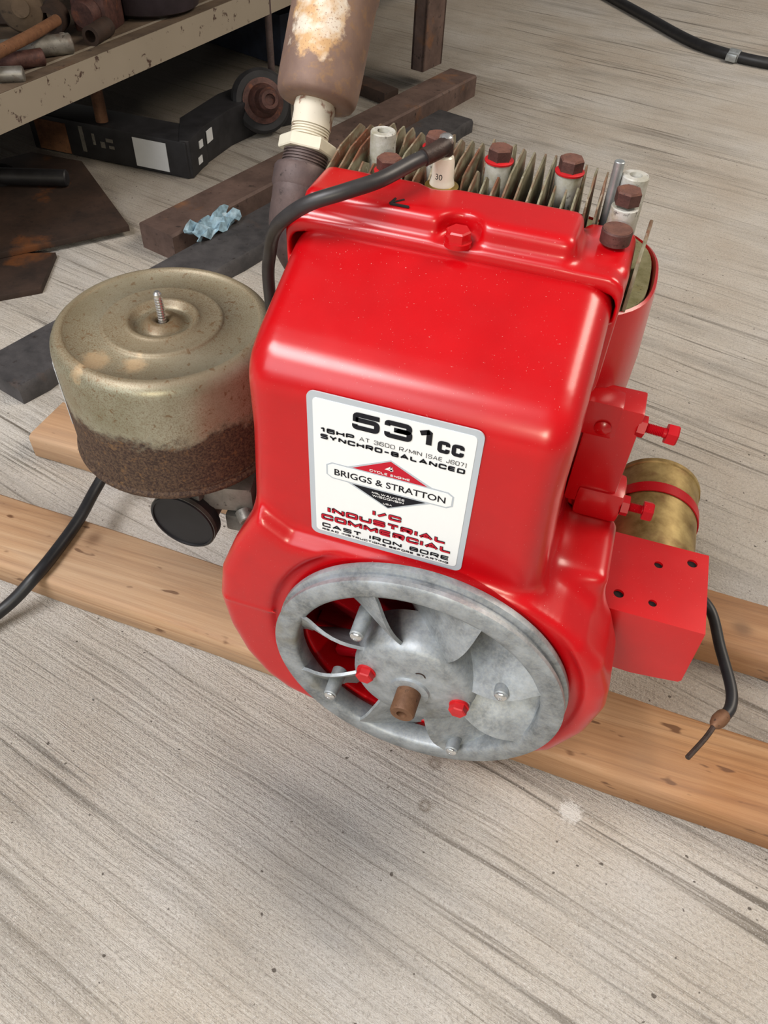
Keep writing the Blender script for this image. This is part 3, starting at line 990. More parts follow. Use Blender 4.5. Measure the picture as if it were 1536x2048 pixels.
wide('USA', -0.0031, 0.0031, 0.3315, 0.3330, 0.00035, M['inkwhite'], 4)
for body, a, b, c, d in (('I/C', -0.0100, 0.0100, 0.3178, 0.3230), ('INDUSTRIAL', -0.0426, 0.0422, 0.3086, 0.3140), ('COMMERCIAL', -0.0473, 0.0468, 0.3003, 0.3058)):
    wide(body, a, b, c, d, 0.0017, K, 3, grow=0.00034)
    wide(body, a, b, c, d, 0.0015, M['inkred'], 5)
wide('CAST IRON BORE', -0.0470, 0.0462, 0.2924, 0.2967, 0.00115, K)
wide('READ INSTRUCTIONS BEFORE STARTING', -0.0470, 0.0461, 0.2890, 0.2910, 0.00055, K)


# --- head cover (pressed sheet over the front of the cylinder head)
def f_cover(x, y, z):
    qx, qz = np.abs(x - 0.002) - 0.1095 + 0.012, np.abs(z - 0.424) - 0.0445 + 0.012
    b2 = np.sqrt(np.maximum(qx, 0) ** 2 + np.maximum(qz, 0) ** 2) + np.minimum(np.maximum(qx, qz), 0) - 0.012
    base = extr(b2, np.abs(y - 0.124) - 0.0295, 0.0015)
    right = sbox(x, y, z, (0.094, 0.135, 0.440), (0.018, 0.030, 0.029), 0.008)
    bead = sbox(x, y, z, (-0.010, 0.123, 0.46), (0.0875, 0.0225, 0.0235), 0.007)
    d = smin(np.minimum(base, right), bead, 0.008)
    rr = np.sqrt((x - 0.0065) ** 2 + (y - 0.0985) ** 2)
    pock = extr(rr - 0.0135, np.maximum(0.4705 - z, z - 0.6), 0.003)
    d = smax(d, -pock, 0.004)
    inner = sbox(x, y, z, (0.002, 0.130, 0.40), (0.1065, 0.06, 0.058), 0.010)
    plug = np.sqrt((x + 0.019) ** 2 + (y - 0.152) ** 2) - 0.0145
    return np.maximum(smax(d, -plug, 0.002), -np.maximum(inner, 0.440 - z))


COV = sdf_obj('head_cover', f_cover, (-0.114, 0.088, 0.372), (0.118, 0.172, 0.490), 0.0020, M['red'], ENG, 2)
b = MB()
b.cyl((0.0065, 0.0985, 0.469), (0.0065, 0.0985, 0.4722), 0.0088, 0.0088, 28)
b.lathe([(0.0078, 0), (0.0078, 0.0058), (0.0068, 0.0068)], (0.0065, 0.0985, 0.472), (0, 0, 1), 6)
b.build('bolt', M['red'], COV, 25)['label'] = 'red painted hex bolt'
arrow = MB()
for (p, q) in (((-0.0275, 0.1045), (-0.0395, 0.1045)), ((-0.0395, 0.1045), (-0.0385, 0.1120)), ((-0.0400, 0.1050), (-0.0330, 0.1125))):
    a, c = V((p[0], p[1], 0.4834)), V((q[0], q[1], 0.4834))
    arrow.tube([a, a.lerp(c, 0.5), c], 0.0009, 6, 3)
arrow.build('arrow_mark', M['hole'], COV)

# --- cylinder head
HEAD = MB()
poly = []
for i in range(64):
    a = 2 * PI * i / 64
    c, s = math.cos(a), math.sin(a)
    n_ = 3.2
    r = (abs(c) ** n_ + abs(s) ** n_) ** (-1 / n_)
    poly.append((0.015 + 0.113 * r * c, 0.172 + 0.072 * r * s))
HEAD.prism(poly, 0.420, 0.4335)
HEAD = HEAD.build('cylinder_head', M['olive'], ENG, 35, 0.001)
BOLTS = [(-0.054, 0.147, 0.495), (-0.035, 0.196, 0.495), (0.010, 0.193, 0.495), (0.058, 0.195, 0.495), (0.099, 0.162, 0.495)]
BARE = [(-0.0705, 0.184, 0.494), (0.1005, 0.1835, 0.494)]
for i in range(25):
    x = -0.0975 + 0.0075 * i
    if x > 0.083:
        break
    # pieces of this fin left between the bosses
    cuts = []
    for (bx, by, bz) in BOLTS + BARE + [(-0.019, 0.150, 0.5)]:
        rad = 0.0125 if abs(bx + 0.019) < 1e-6 else 0.0112
        if abs(bx - x) < rad:
            hw = math.sqrt(rad ** 2 - (bx - x) ** 2)
            cuts.append((by - hw, by + hw))
    edge = 0.235 - 0.9 * max(0, x - 0.05) ** 1.0 * 0.6 - 0.25 * max(0, -0.082 - x)
    segs = [(0.112 if x < 0.072 else 0.166, edge)]
    for c0, c1 in sorted(cuts):
        ns = []
        for s0, s1 in segs:
            if c0 > s0 + 0.006:
                ns.append((s0, min(s1, c0)))
            if c1 < s1 - 0.006:
                ns.append((max(s0, c1), s1))
        segs = ns
    for (s0, s1) in segs:
        m = MB()
        L = s1 - s0
        top = 0.485 + random.uniform(-0.0012, 0.0008)
        ys = [0, 0.004, 0.010, min(0.020, L * 0.35), L * 0.5, L - min(0.018, L * 0.3), L - 0.006, L - 0.0015, L]
        prof = []
        for yy in ys:
            y = s0 + yy
            front = min(1, max(0, (y - 0.116) / 0.045))
            t_ = top - (0.017 if s0 < 0.115 else 0.0) * (1 - front) ** 1.5
            if s0 > 0.13:
                t_ -= 0.010 * (1 - min(1, yy / 0.016)) ** 1.3
            t_ -= 0.030 * max(0, 1 - (L - yy) / 0.012) ** 2.2
            prof.append((y, t_))
        vs, fs = [], []
        for (y, t_) in prof:
            lean = 0.0004 * math.sin(y * 300 + i)
            f_ = min(1, (t_ - 0.43) / 0.05)
            vs += [(x - 0.0021, y, 0.43), (x + 0.0021, y, 0.43), (x + 0.00125 + lean, y, 0.43 + (t_ - 0.43) * 0.6), (x + 0.0006 + lean, y, t_), (x - 0.0006 + lean, y, t_), (x - 0.00125 + lean, y, 0.43 + (t_ - 0.43) * 0.6)]
        k = 6
        for a in range(len(prof) - 1):
            for j in range(k):
                fs.append((a * k + j, a * k + (j + 1) % k, (a + 1) * k + (j + 1) % k, (a + 1) * k + j))
        fs.append(tuple(range(k)))
        fs.append(tuple((len(prof) - 1) * k + j for j in range(k))[::-1])
        m.add(vs, fs)
        m.build('fin', M['fin'], HEAD, 50)
for (x, y, z) in BOLTS:
    MB().cyl((x, y, 0.428), (x, y, z - 0.0125), 0.0098, 0.0088, 24, bev=0.0006).build('boss', M['boss'], HEAD)
    if x < 0.09:
        MB().lathe([(0.0080, 0), (0.0098, 0.0008), (0.0100, 0.0020), (0.0080, 0.0028)], (x, y, z - 0.0125), (0, 0, 1), 28).build('washer', M['washer'], HEAD)
    m = MB()
    ph = random.uniform(0, 1)
    m.lathe([(0.0084, 0), (0.0085, 0.0075), (0.0078, 0.0086)], (x, y, z - 0.0105), (0, 0, 1), 6, True, ph)
    m.lathe([(0.0070, 0), (0.0068, 0.0004)], (x, y, z - 0.0021), (0, 0, 1), 24)
    o = m.build('head_bolt', [M['rustbolt'], M['rustface']], HEAD, 25)
    for f in o.data.polygons:
        if f.center.z > z - 0.0026:
            f.material_index = 1
for (x, y, z) in BARE:
    MB().lathe([(0.0098, 0), (0.0088, z - 0.429), (0.0082, z - 0.4282), (0.0042, z - 0.4282), (0.0038, z - 0.434), (0, z - 0.434)], (x, y, 0.428), (0, 0, 1), 28).build('boss', M['boss'], HEAD)
x, y = 0.098, 0.135
m = MB()
m.lathe([(0.0094, 0), (0.0096, 0.0075), (0.0090, 0.0086)], (x, y, 0.4715), (0, 0, 1), 24)
m.lathe([(0.0084, 0), (0.0082, 0.0004)], (x, y, 0.480), (0, 0, 1), 24)
o = m.build('head_bolt', [M['rustbolt'], M['rustface']], HEAD, 25)
for f in o.data.polygons:
    if f.center.z > 0.4798:
        f.material_index = 1
MB().cyl((0.0885, 0.1795, 0.43), (0.0885, 0.180, 0.502), 0.0034, 0.0034, 16, bev=0.0005).build('stud', M['zinc'], HEAD)
MB().box((0.1165, 0.150, 0.451), (0.0024, 0.060, 0.036), -0.055, 0.0008).build('fin', M['fin'], HEAD)

# --- spark plug and lead
PLUG = MB().lathe([(0.0095, -0.030), (0.0095, 0), (0.0112, 0.0004), (0.0112, 0.0022), (0.0088, 0.0034), (0, 0.0034)], (-0.019, 0.152, 0.4765), (0, 0, 1), 32).build('spark_plug', M['brassring'], ENG)
MB().lathe([(0.0083, 0), (0.0083, 0.0020), (0.0077, 0.0040), (0.0073, 0.006), (0.0070, 0.0160), (0.0062, 0.0190), (0.0040, 0.0208), (0, 0.0208)], (-0.019, 0.152, 0.4785), (0, 0, 1), 32).build('insulator', M['ceramic'], PLUG)
MB().lathe([(0.0045, 0), (0.0048, 0.002), (0.0042, 0.005), (0.0026, 0.0062), (0, 0.0065)], (-0.019, 0.152, 0.5050), (0, 0, 1), 20).build('terminal', M['chrome'], PLUG)


def plug_text():
    cu = bpy.data.curves.new('t', 'FONT')
    cu.body = '30'
    cu.size = 0.0052
    o = bpy.data.objects.new('t', cu)
    COL.objects.link(o)
    bpy.context.view_layer.update()
    me = bpy.data.meshes.new_from_object(o.evaluated_get(bpy.context.evaluated_depsgraph_get()))
    bpy.data.objects.remove(o)
    for v in me.vertices:
        a = math.radians(-118) + v.co.x / 0.0072
        v.co = (-0.019 + 0.00735 * math.cos(a), 0.152 + 0.00735 * math.sin(a), 0.4850 + v.co.y)
    me.materials.append(M['ink'])
    ob = bpy.data.objects.new('lettering', me)
    COL.objects.link(ob)
    ob['kind'] = 'stuff'
    ob.parent = PLUG


plug_text()
LEADP = [(-0.0235, 0.1405, 0.5030), (-0.033, 0.128, 0.5005), (-0.0455, 0.1015, 0.4985), (-0.0625, 0.085, 0.495), (-0.083, 0.078, 0.487), (-0.103, 0.084, 0.470), (-0.119, 0.102, 0.449), (-0.131, 0.120, 0.425), (-0.139, 0.130, 0.395), (-0.142, 0.14, 0.33)]
LEAD = MB().tube(LEADP, 0.0047, 14, 8).build('ignition_lead', M['lead'], ENG)
bt = MB()
bt.tube([(-0.0188, 0.1505, 0.5050), (-0.0215, 0.1440, 0.5040), (-0.028, 0.1345, 0.5020)], 0.0056, 14, 6)
bt.cyl((-0.019, 0.152, 0.4985), (-0.019, 0.152, 0.5075), 0.0056, 0.0050, 20, bev=0.001)
bt.build('lead_clip', M['boot'], LEAD)


# --- cylinder block
def sup(cx, cy, a, b, n_=2.8, N=72):
    P = []
    for i in range(N):
        t = 2 * PI * i / N
        c, s = math.cos(t), math.sin(t)
        r = (abs(c) ** n_ + abs(s) ** n_) ** (-1 / n_)
        P.append((cx + a * r * c, cy + b * r * s))
    return P


BLK = MB()
layers = [(0.985, 0.4175), (0.985, 0.432), (0.995, 0.4345), (1.012, 0.4335), (1.018, 0.430), (1.018, 0.38), (1.012, 0.33), (0.99, 0.306), (0.94, 0.296)]
base = sup(0.015, 0.172, 0.1155, 0.0755)
vs, fs = [], []
for (s, z) in layers:
    vs += [(0.015 + (x - 0.015) * s + (0.0035 if z < 0.40 else 0.001), 0.172 + (y - 0.172) * s, z) for x, y in base]
n_ = len(base)
for i in range(len(layers) - 1):
    for k in range(n_):
        k2 = (k + 1) % n_
        fs.append((i * n_ + k, i * n_ + k2, (i + 1) * n_ + k2, (i + 1) * n_ + k))
fs.append(tuple(range(n_)))
fs.append(tuple((len(layers) - 1) * n_ + k for k in range(n_)))
BLK.add(vs, fs)
BLK.build('cylinder_block', M['red'], ENG, 45)
ck = MB()
ck.box((0.025, 0.165, 0.165), (0.185, 0.20, 0.245), 0, 0.018)
ck.box((0.02, 0.155, 0.0435), (0.20, 0.235, 0.012), 0, 0.003)
ck.build('crankcase', M['redflat'], ENG)

# --- bracket casting on the right with its adjusting bolts
BR = MB()
BR.box((0.130, 0.112, 0.328), (0.036, 0.026, 0.094), 0, 0.002)
BR.box((0.138, 0.110, 0.284), (0.036, 0.028, 0.030), 0, 0.006)
BR.box((0.108, 0.118, 0.300), (0.05, 0.020, 0.10), 0, 0.002)
BR.box((0.119, 0.108, 0.362), (0.03, 0.020, 0.030), 0, 0.004)
BR = BR.build('governor_bracket', M['red'], ENG)
MB().lathe([(0.0060, 0), (0.0060, 0.002), (0.004, 0.0035), (0, 0.0042)], (0.124, 0.0985, 0.357), (0, -1, 0), 20).build('rivet', M['red'], BR)


def adjuster(x, y, z, L, slope):
    d = V((1, 0, slope)).normalized()
    p = V((x, y, z))
    m = MB()
    m.lathe([(0.0078, -0.001), (0.0078, 0.0045)], p, d, 6)
    prof = []
    n = 11
    for i in range(n):
        h = 0.0045 + (L * 0.62) * i / n
        prof += [(0.0037, h), (0.0030, h + L * 0.62 / n * 0.5)]
    prof += [(0.0036, 0.0045 + L * 0.62), (0.0036, L)]
    m.lathe(prof, p, d, 16)
    m.lathe([(0.0076, L - 0.001), (0.0078, L), (0.0078, L + 0.0055), (0.0068, L + 0.0066)], p, d, 6, True, 0.4)
    m.build('adjusting_bolt', M['redflat'], BR, 30)


adjuster(0.147, 0.104, 0.361, 0.020, -0.06)
adjuster(0.156, 0.102, 0.286, 0.016, 0.02)

# --- sheet metal control box (folded, open at the back and underside)
def rot_y(p):
    return p


BOX = MB()
x0, x1, y0, y1, z1, zb = 0.1605, 0.2415, 0.0555, 0.138, 0.220, 0.150
t_ = 0.0022
# top plate with four real holes: built as a grid ring around each hole
holes = [(0.2020, 0.1135, 0.0036), (0.2285, 0.1245, 0.0042), (0.1740, 0.0725, 0.0042), (0.2005, 0.0720, 0.0034)]
bm = bmesh.new()
quad = [bm.verts.new((a, b_, z1)) for a, b_ in ((x0, y0), (x1, y0), (x1, y1), (x0, y1))]
edges = [bm.edges.new((quad[i], quad[(i + 1) % 4])) for i in range(4)]
for (hx, hy, hr) in holes:
    hv = [bm.verts.new((hx + hr * math.cos(2 * PI * k / 16), hy + hr * math.sin(2 * PI * k / 16), z1)) for k in range(16)]
    edges += [bm.edges.new((hv[k], hv[(k + 1) % 16])) for k in range(16)]
res = bmesh.ops.triangle_fill(bm, use_beauty=True, use_dissolve=False, edges=edges)
for f in [f for f in bm.faces if any((f.calc_center_median() - V((hx, hy, z1))).length < hr * 0.9 for hx, hy, hr in holes)]:
    bm.faces.remove(f)
r = bmesh.ops.extrude_face_region(bm, geom=bm.faces[:])
bmesh.ops.translate(bm, vec=(0, 0, -t_), verts=[v for v in r['geom'] if isinstance(v, bmesh.types.BMVert)])
bm.verts.index_update()
BOX.add([v.co[:] for v in bm.verts], [[v.index for v in f.verts] for f in bm.faces])
bm.free()
fr = [(x0, z1 - t_), (x1, z1 - t_), (x1 + 0.003, zb + 0.004), (x1 + 0.001, zb + 0.001), (0.225, zb - 0.002), (0.205, zb - 0.005), (0.185, zb - 0.004), (x0, zb + 0.002)]
BOX.prism(fr, y0, y0 + t_, lambda a, b_, c: (a, c, b_))
BOX.box((x0 + t_ / 2, (y0 + y1) / 2, (z1 + zb) / 2), (t_, y1 - y0, z1 - zb - 0.001))
BOX.box((x0 - 0.006, (y0 + y1) / 2 - 0.003, z1 - 0.004 + 0.006), (0.016, y1 - y0 - 0.010, t_), 0, 0, Matrix.Rotation(-0.75, 4, 'Y'))
BOX = BOX.build('control_box', M['red'], ENG, 30)
for (hx, hy, hr) in holes:
    MB().lathe([(hr + 0.0003, 0), (hr + 0.0003, 0.012)], (hx, hy, z1 - 0.0145), (0, 0, 1), 16).build('hole_sleeve', M['hole'], BOX)

# --- brass starter can with strap
SX, SZ = 0.2025, 0.167
ST = MB().lathe([(0.0, 0.0), (0.0413, 0.0), (0.0413, 0.134), (0.0426, 0.135), (0.0426, 0.139), (0.039, 0.1412), (0.0, 0.1412)], (SX, 0.120, SZ), (0, 1, 0), 56).build('starter_can', M['brass'], ENG)
MB().lathe([(0.0417, 0), (0.0429, 0), (0.0429, 0.012), (0.0417, 0.012)], (SX, 0.213, SZ), (0, 1, 0), 56, close=True).build('strap', M['redflat'], ST)
MB().box((0.166, 0.200, 0.196), (0.02, 0.012, 0.012), 0, 0.002).build('strap_clamp', M['redflat'], ST)

# --- stop wire
WP = [(0.232, 0.165, 0.165), (0.255, 0.168, 0.140), (0.2745, 0.158, 0.128), (0.284, 0.122, 0.126), (0.2945, 0.085, 0.124), (0.2950, 0.066, 0.123), (0.2890, 0.053, 0.123)]
WI = MB().tube(WP, 0.0050, 14, 8).build('stop_wire', M['rubber'], ENG)
MB().lathe([(0.0050, 0), (0.0062, 0.003), (0.0064, 0.010), (0.0050, 0.015), (0.0024, 0.019), (0, 0.019)], (0.2905, 0.057, 0.123), V((0.2810, 0.0415, 0.1235)) - V((0.2905, 0.057, 0.123)), 16).build('crimp', M['shaft'], WI)
MB().tube([(0.2825, 0.044, 0.1235), (0.275, 0.028, 0.124), (0.2615, 0.005, 0.125)], 0.0022, 8, 4).build('wire_end', M['boot'], WI)

# --- exhaust
EX = MB()
A = V((-0.01, 0.62, 0.785)).normalized()
E0 = V((-0.126, 0.165, 0.452))
EX.tube([(-0.085, 0.165, 0.385), (-0.110, 0.160, 0.390), (-0.1270, 0.156, 0.420), tuple(E0 - A * 0.006), tuple(E0)], 0.0185, 28, 8)
EX.lathe([(0.0185, -0.003), (0.0202, 0.0), (0.0204, 0.0115), (0.0190, 0.0138), (0.0160, 0.0138)], E0, A, 36)
EX = EX.build('exhaust_elbow', M['pipe'], ENG, 40)


en = V((-0.126, 0.165, 0.452))
ep = V((-0.1385, 0.1485, 0.4430))
ax_ = (ep - en) - A * (ep - en).dot(A)
nn = ax_.normalized()
tt = A.cross(nn)
MB().tube([ep + nn * 0.0004 + (tt * math.cos(2 * PI * k / 16) + A * math.sin(2 * PI * k / 16)) * 0.0042 for k in range(17)], 0.0004, 6, 2).build('cast_mark', M['pipe'], EX)


def threads(name, o, h0, h1, r, n, mat, parent, core=None):
    prof = []
    for i in range(n):
        a = h0 + (h1 - h0) * i / n
        d = (h1 - h0) / n
        prof += [(r, a), (r, a + d * 0.45), (r - 0.0011, a + d * 0.6), (r - 0.0011, a + d * 0.9)]
    prof.append((r, h1))
    return MB().lathe(prof, o, A, 36).build(name, mat, parent, 20)


threads('pipe_thread', E0, 0.0125, 0.0245, 0.0160, 6, M['pipe'], EX)
MB().lathe([(0.0200, 0), (0.0206, 0.001), (0.0206, 0.0075), (0.0198, 0.0085)], E0 + A * 0.0240, A, 6, True, 0.25).build('hex_bushing', M['creamhex'], EX, 25)
threads('nipple_thread', E0, 0.0325, 0.0415, 0.0136, 5, M['cpipe'], EX)
MB().lathe([(0.0141, 0.0412), (0.0141, 0.0500), (0.0146, 0.0530), (0.0140, 0.0600)], E0, A, 36).build('nipple', M['cpipe'], EX, 40)
MB().lathe([(0.012, 0.0585), (0.016, 0.0570), (0.0215, 0.0572), (0.0262, 0.0585), (0.0280, 0.0615), (0.0288, 0.0665), (0.0290, 0.075), (0.0290, 0.128), (0.0300, 0.130), (0.0300, 0.136), (0.0290, 0.138), (0.0290, 0.220), (0.026, 0.226), (0.0, 0.226)],
           E0, A, 56).build('muffler', M['muffler'], ENG, 50)

# --- air cleaner and carburettor
AX, AY = -0.221, 0.105
prof = [(0.0, 0.245), (0.084, 0.245), (0.0890, 0.2455), (0.0898, 0.2475), (0.0890, 0.2500), (0.0876, 0.2520), (0.0870, 0.2560), (0.0870, 0.3420), (0.0862, 0.3470), (0.0840, 0.3515), (0.0800, 0.3550), (0.0765, 0.3560),
        (0.0752, 0.3550), (0.0742, 0.3534), (0.0485, 0.3536), (0.0474, 0.3550), (0.0462, 0.3563), (0.0445, 0.3563), (0.0310, 0.3556), (0.0292, 0.3570), (0.0272, 0.3580), (0.0250, 0.3566), (0.0225, 0.3522), (0.0190, 0.3510), (0.0160, 0.3524),
        (0.0120, 0.3565), (0.0085, 0.3572), (0.0055, 0.3555), (0.0050, 0.352), (0.0, 0.352)]
AC = MB().lathe([(r, z) for r, z in prof], (AX, AY, 0), (0, 0, 1), 96).build('air_cleaner', M['cleaner'], ENG, 60)
st = []
for i in range(12):
    h = 0.350 + 0.0275 * i / 12
    st += [(0.0034, h), (0.0030, h + 0.0012)]
st += [(0.0032, 0.3785), (0.0018, 0.3805), (0, 0.3808)]
MB().lathe([(r, h) for r, h in st], (AX, AY, 0), (0.0, 0.0, 1), 18).build('wing_stud', M['chrome'], AC, 25)
MB().lathe([(0.0868, 0.252), (0.0878, 0.252), (0.0878, 0.254), (0.0868, 0.254)], (AX, AY, 0), (0, 0, 1), 64, close=True).build('rim_bead', M['cleaner'], AC)
tg = []
for i in range(7):
    a = math.radians(203 + 4.2 * i)
    tg.append([(AX + 0.0874 * math.cos(a), AY + 0.0874 * math.sin(a), 0.283), (AX + 0.0874 * math.cos(a), AY + 0.0874 * math.sin(a), 0.335)])
MB().sheet(tg, 0.0004).build('sticker_scrap', M['white'], AC)

CB = MB()
CB.cyl((-0.201, 0.062, 0.186), (-0.201, 0.128, 0.186), 0.024, 0.020, 32, bev=0.002)
CB.cyl((-0.212, 0.100, 0.175), (-0.218, 0.105, 0.246), 0.026, 0.034, 28)
CB.box((-0.150, 0.071, 0.185), (0.034, 0.016, 0.020), 0.1, 0.003)
CB.box((-0.155, 0.110, 0.205), (0.10, 0.034, 0.040), 0.0, 0.006)
CB.cyl((-0.145, 0.062, 0.178), (-0.128, 0.066, 0.178), 0.008, 0.007, 12)
CB.box((-0.222, 0.058, 0.216), (0.018, 0.010, 0.008), 0.3, 0.002)
CB.box((-0.192, 0.060, 0.219), (0.022, 0.012, 0.010), -0.2, 0.002)
CB = CB.build('carburettor', M['carb'], ENG, 40)
MB().box((-0.166, 0.080, 0.213), (0.046, 0.036, 0.030), 0.25, 0.007).cyl((-0.150, 0.068, 0.200), (-0.143, 0.060, 0.196), 0.008, 0.007, 16, bev=0.001).build('linkage_casting', M['galv'], CB)
MB().lathe([(0.0275, 0.016), (0.0310, 0.014), (0.0312, 0.003), (0.0300, 0.0), (0.0285, 0.0), (0.0282, 0.0015), (0.0, 0.0015)], (-0.201, 0.046, 0.186), (0, 1, 0), 48).build('choke_cover', M['diaphragm'], CB)
MB().lathe([(0.0302, 0), (0.0314, 0), (0.0314, 0.004), (0.0302, 0.004)], (-0.201, 0.0475, 0.186), (0, 1, 0), 48, close=True).build('cover_rim', M['carb'], CB)

# ================================================================== HOSE, CABLE
tag(MB().tube([(-0.52, -0.20, 0.0068), (-0.455, -0.085, 0.0068), (-0.413, -0.007, 0.020), (-0.390, 0.030, 0.043), (-0.388, 0.070, 0.0456), (-0.391, 0.116, 0.0456), (-0.399, 0.160, 0.0456), (-0.396, 0.195, 0.058), (-0.372, 0.228, 0.095), (-0.330, 0.230, 0.135), (-0.262, 0.195, 0.175), (-0.215, 0.150, 0.195), (-0.52, 0.42, 0.0068)], 0.0066, 16, 8).build('rubber_hose', M['rubber'], None),
    'thick black rubber hose curving over the front pine board beneath the air cleaner', 'hose')
cb = thing('air_hose', (0.21, 2.34, 0), 'long black hose with a metal clamp lying on the bare concrete behind the engine', 'hose')
MB().tube([(-0.75, 3.70, 0.0145), (-0.33, 3.07, 0.0145), (-0.085, 2.735, 0.0145), (0.052, 2.555, 0.0145), (0.140, 2.435, 0.0145), (0.213, 2.355, 0.0145), (0.306, 2.30, 0.0145), (0.42, 2.275, 0.0145), (0.62, 2.29, 0.0145), (0.95, 2.40, 0.0145), (1.4, 2.6, 0.0145)], 0.0142, 16, 8).build('hose_body', M['rubber'], cb)
cl = MB()
d = V((0.09, -0.03, 0)).normalized()
cl.cyl(V((0.3085, 2.2985, 0.0150)) - d * 0.016, V((0.3085, 2.2985, 0.0150)) + d * 0.016, 0.0172, 0.0172, 24, bev=0.002)
cl.box((0.302, 2.279, 0.0150), (0.030, 0.018, 0.020), -0.3, 0.004)
cl.build('clamp', M['zinc'], cb)

# ================================================================== RUSTY STEEL BEHIND
BD = V((0.285, 0.9585, 0)).normalized()
BP = V((BD.y, -BD.x, 0))
ANG = math.atan2(BD.y, BD.x)
stand = thing('steel_stand', (-0.47, 1.20, 0), 'rusty steel foot beam with an upright post standing on the concrete beside the shelf', 'stand')
c0 = V((-0.6435, 0.735, 0))
Lb = 1.035
bm_ = MB()
# channel-shaped beam: top flat and two legs
prf = [(-0.040, 0), (-0.040, 0.044), (-0.036, 0.048), (0.036, 0.048), (0.040, 0.044), (0.040, 0)]
bm_.prism(prf, 0, Lb, lambda a, b_, c: tuple(c0 + BP * a + BD * c + V((0, 0, b_))))
bm_.build('foot_beam', M['rustbeam'], stand, 30)
pc = V((-0.443, 1.724, 0))
ps = MB()
for (a0, a1, b0, b1) in ((-0.044, -0.038, -0.0175, 0.0175), (-0.044, 0.044, -0.0175, -0.012), (0.038, 0.044, -0.0175, 0.0175), (-0.044, 0.044, 0.012, 0.0175)):
    ps.prism([(a0, b0), (a1, b0), (a1, b1), (a0, b1)], 0.048, 1.05, lambda a, b_, c: tuple(pc + BD * a + BP * b_ + V((0, 0, c))))
ps.build('post', M['rustbeam'], stand, 30)

pl = MB()
p0 = V((-0.6585, 0.320, 0))
vs, fs = [], []
N = 30
for i in range(N + 1):
    s = 1.235 * i / N
    jag = 0.0025 * math.sin(i * 2.3) + random.uniform(-0.0012, 0.0012)
    for (a, b_) in ((-0.047, 0), (0.047 + jag, 0), (0.047 + jag, 0.022), (0.043 + jag, 0.028), (-0.044, 0.0285), (-0.047, 0.024)):
        vs.append(p0 + BD * s + BP * a + V((0, 0, b_)))
for i in range(N):
    for j in range(6):
        fs.append((i * 6 + j, i * 6 + (j + 1) % 6, (i + 1) * 6 + (j + 1) % 6, (i + 1) * 6 + j))
fs += [tuple(range(6)), tuple(N * 6 + j for j in range(6))]
pl.add(vs, fs)
tag(pl.build('dark_plank', M['darkplank'], None, 40), 'blackened old plank lying along the near side of the rusty steel beam', 'plank')

# rag
g = []
for i in range(11):
    row = []
    for j in range(7):
        u, v_ = i / 10 - 0.5, j / 6 - 0.5
        q = V((-0.560, 0.795, 0.0)) + BD * (u * 0.105 + 0.012 * math.sin(v_ * 7)) + BP * (v_ * 0.030 - 0.006)
        z = 0.036 + 0.016 * (0.5 - v_) + 0.006 * math.sin(i * 1.7 + j) + 0.004 * math.cos(j * 2.1 + i * 0.6)
        row.append((q.x, q.y, z))
    g.append(row)
tag(MB().sheet(g, 0.0010).build('plastic_scrap', M['rag'], None, 25), 'crumpled scrap of pale blue plastic on the dark plank against the rusty beam', 'scrap')

# steel plates
lowp = [(-0.80, 0.66), (-0.756, 0.554), (-0.804, 0.509), (-0.98, 0.35), (-1.12, 0.50)]
tag(MB().prism(lowp, 0, 0.010).build('steel_plate', M['rustplate'], None, 30, 0.001), 'small dark rusty steel plate, lower one, sticking out toward the plank', 'plate', 'dark steel plates on the floor')
topp = [(-0.722, 0.772), (-1.05, 0.405), (-1.35, 0.62), (-1.10, 0.90), (-1.06, 0.965), (-0.945, 0.968)]
tag(MB().prism(topp, 0.0105, 0.021).build('steel_plate', M['rustplate'], None, 30, 0.001), 'large dark rusty steel plate with orange flecks, on top of a smaller plate', 'plate', 'dark steel plates on the floor')
pipe = MB()
pipe.cyl((-0.905, 0.865, 0.036), (-1.25, 0.74, 0.036), 0.015, 0.015, 20, bev=0.002)
pipe.lathe([(0.018, 0), (0.029, 0), (0.029, 0.014), (0.018, 0.014)], (-1.035, 0.835, 0.0235), (0.1, -0.1, 1), 28, close=True)
tag(pipe.build('socket_bar', M['black'], None), 'black round bar with a ring lying on the large rusty plate under the shelf', 'bar')

# hitch
H = thing('drawbar', (-0.85, 1.08, 0), 'black steel drawbar with a torn white sticker on the floor under the shelf', 'drawbar')
hb = MB()
hb.box((-0.915, 1.062, 0.0365), (0.365, 0.082, 0.073), -0.02, 0.005)
hb = hb.build('box_section', M['black'], H)
yf = lambda x: 1.0209 - 0.02 * (x + 0.915) - 0.0002
MB().box((-0.815, yf(-0.815), 0.036), (0.075, 0.0012, 0.056), -0.02).build('torn_sticker', M['white'], hb)
MB().box((-1.045, yf(-1.045), 0.034), (0.075, 0.0012, 0.060), -0.02).build('rust_patch', M['rustorange'], hb)
sc_ = MB()
for (x, z, a, b_) in ((-0.972, 0.040, 0.009, 0.05), (-0.945, 0.044, 0.006, 0.022), (-0.925, 0.036, 0.010, 0.012), (-0.908, 0.047, 0.016, 0.007), (-0.905, 0.034, 0.012, 0.006)):
    sc_.box((x, yf(x), z), (a, 0.0012, b_), -0.02)
sc_.build('sticker_remnant', M['galv'], hb)
arm = MB()
outer = [(-0.748, 1.018), (-0.728, 1.024), (-0.735, 1.10), (-0.728, 1.20), (-0.700, 1.30), (-0.655, 1.36), (-0.700, 1.405), (-0.762, 1.36), (-0.790, 1.27), (-0.800, 1.12)]
arm.prism(outer, 0, 0.075)
arm.build('bent_arm', M['black'], H, 30, 0.004)
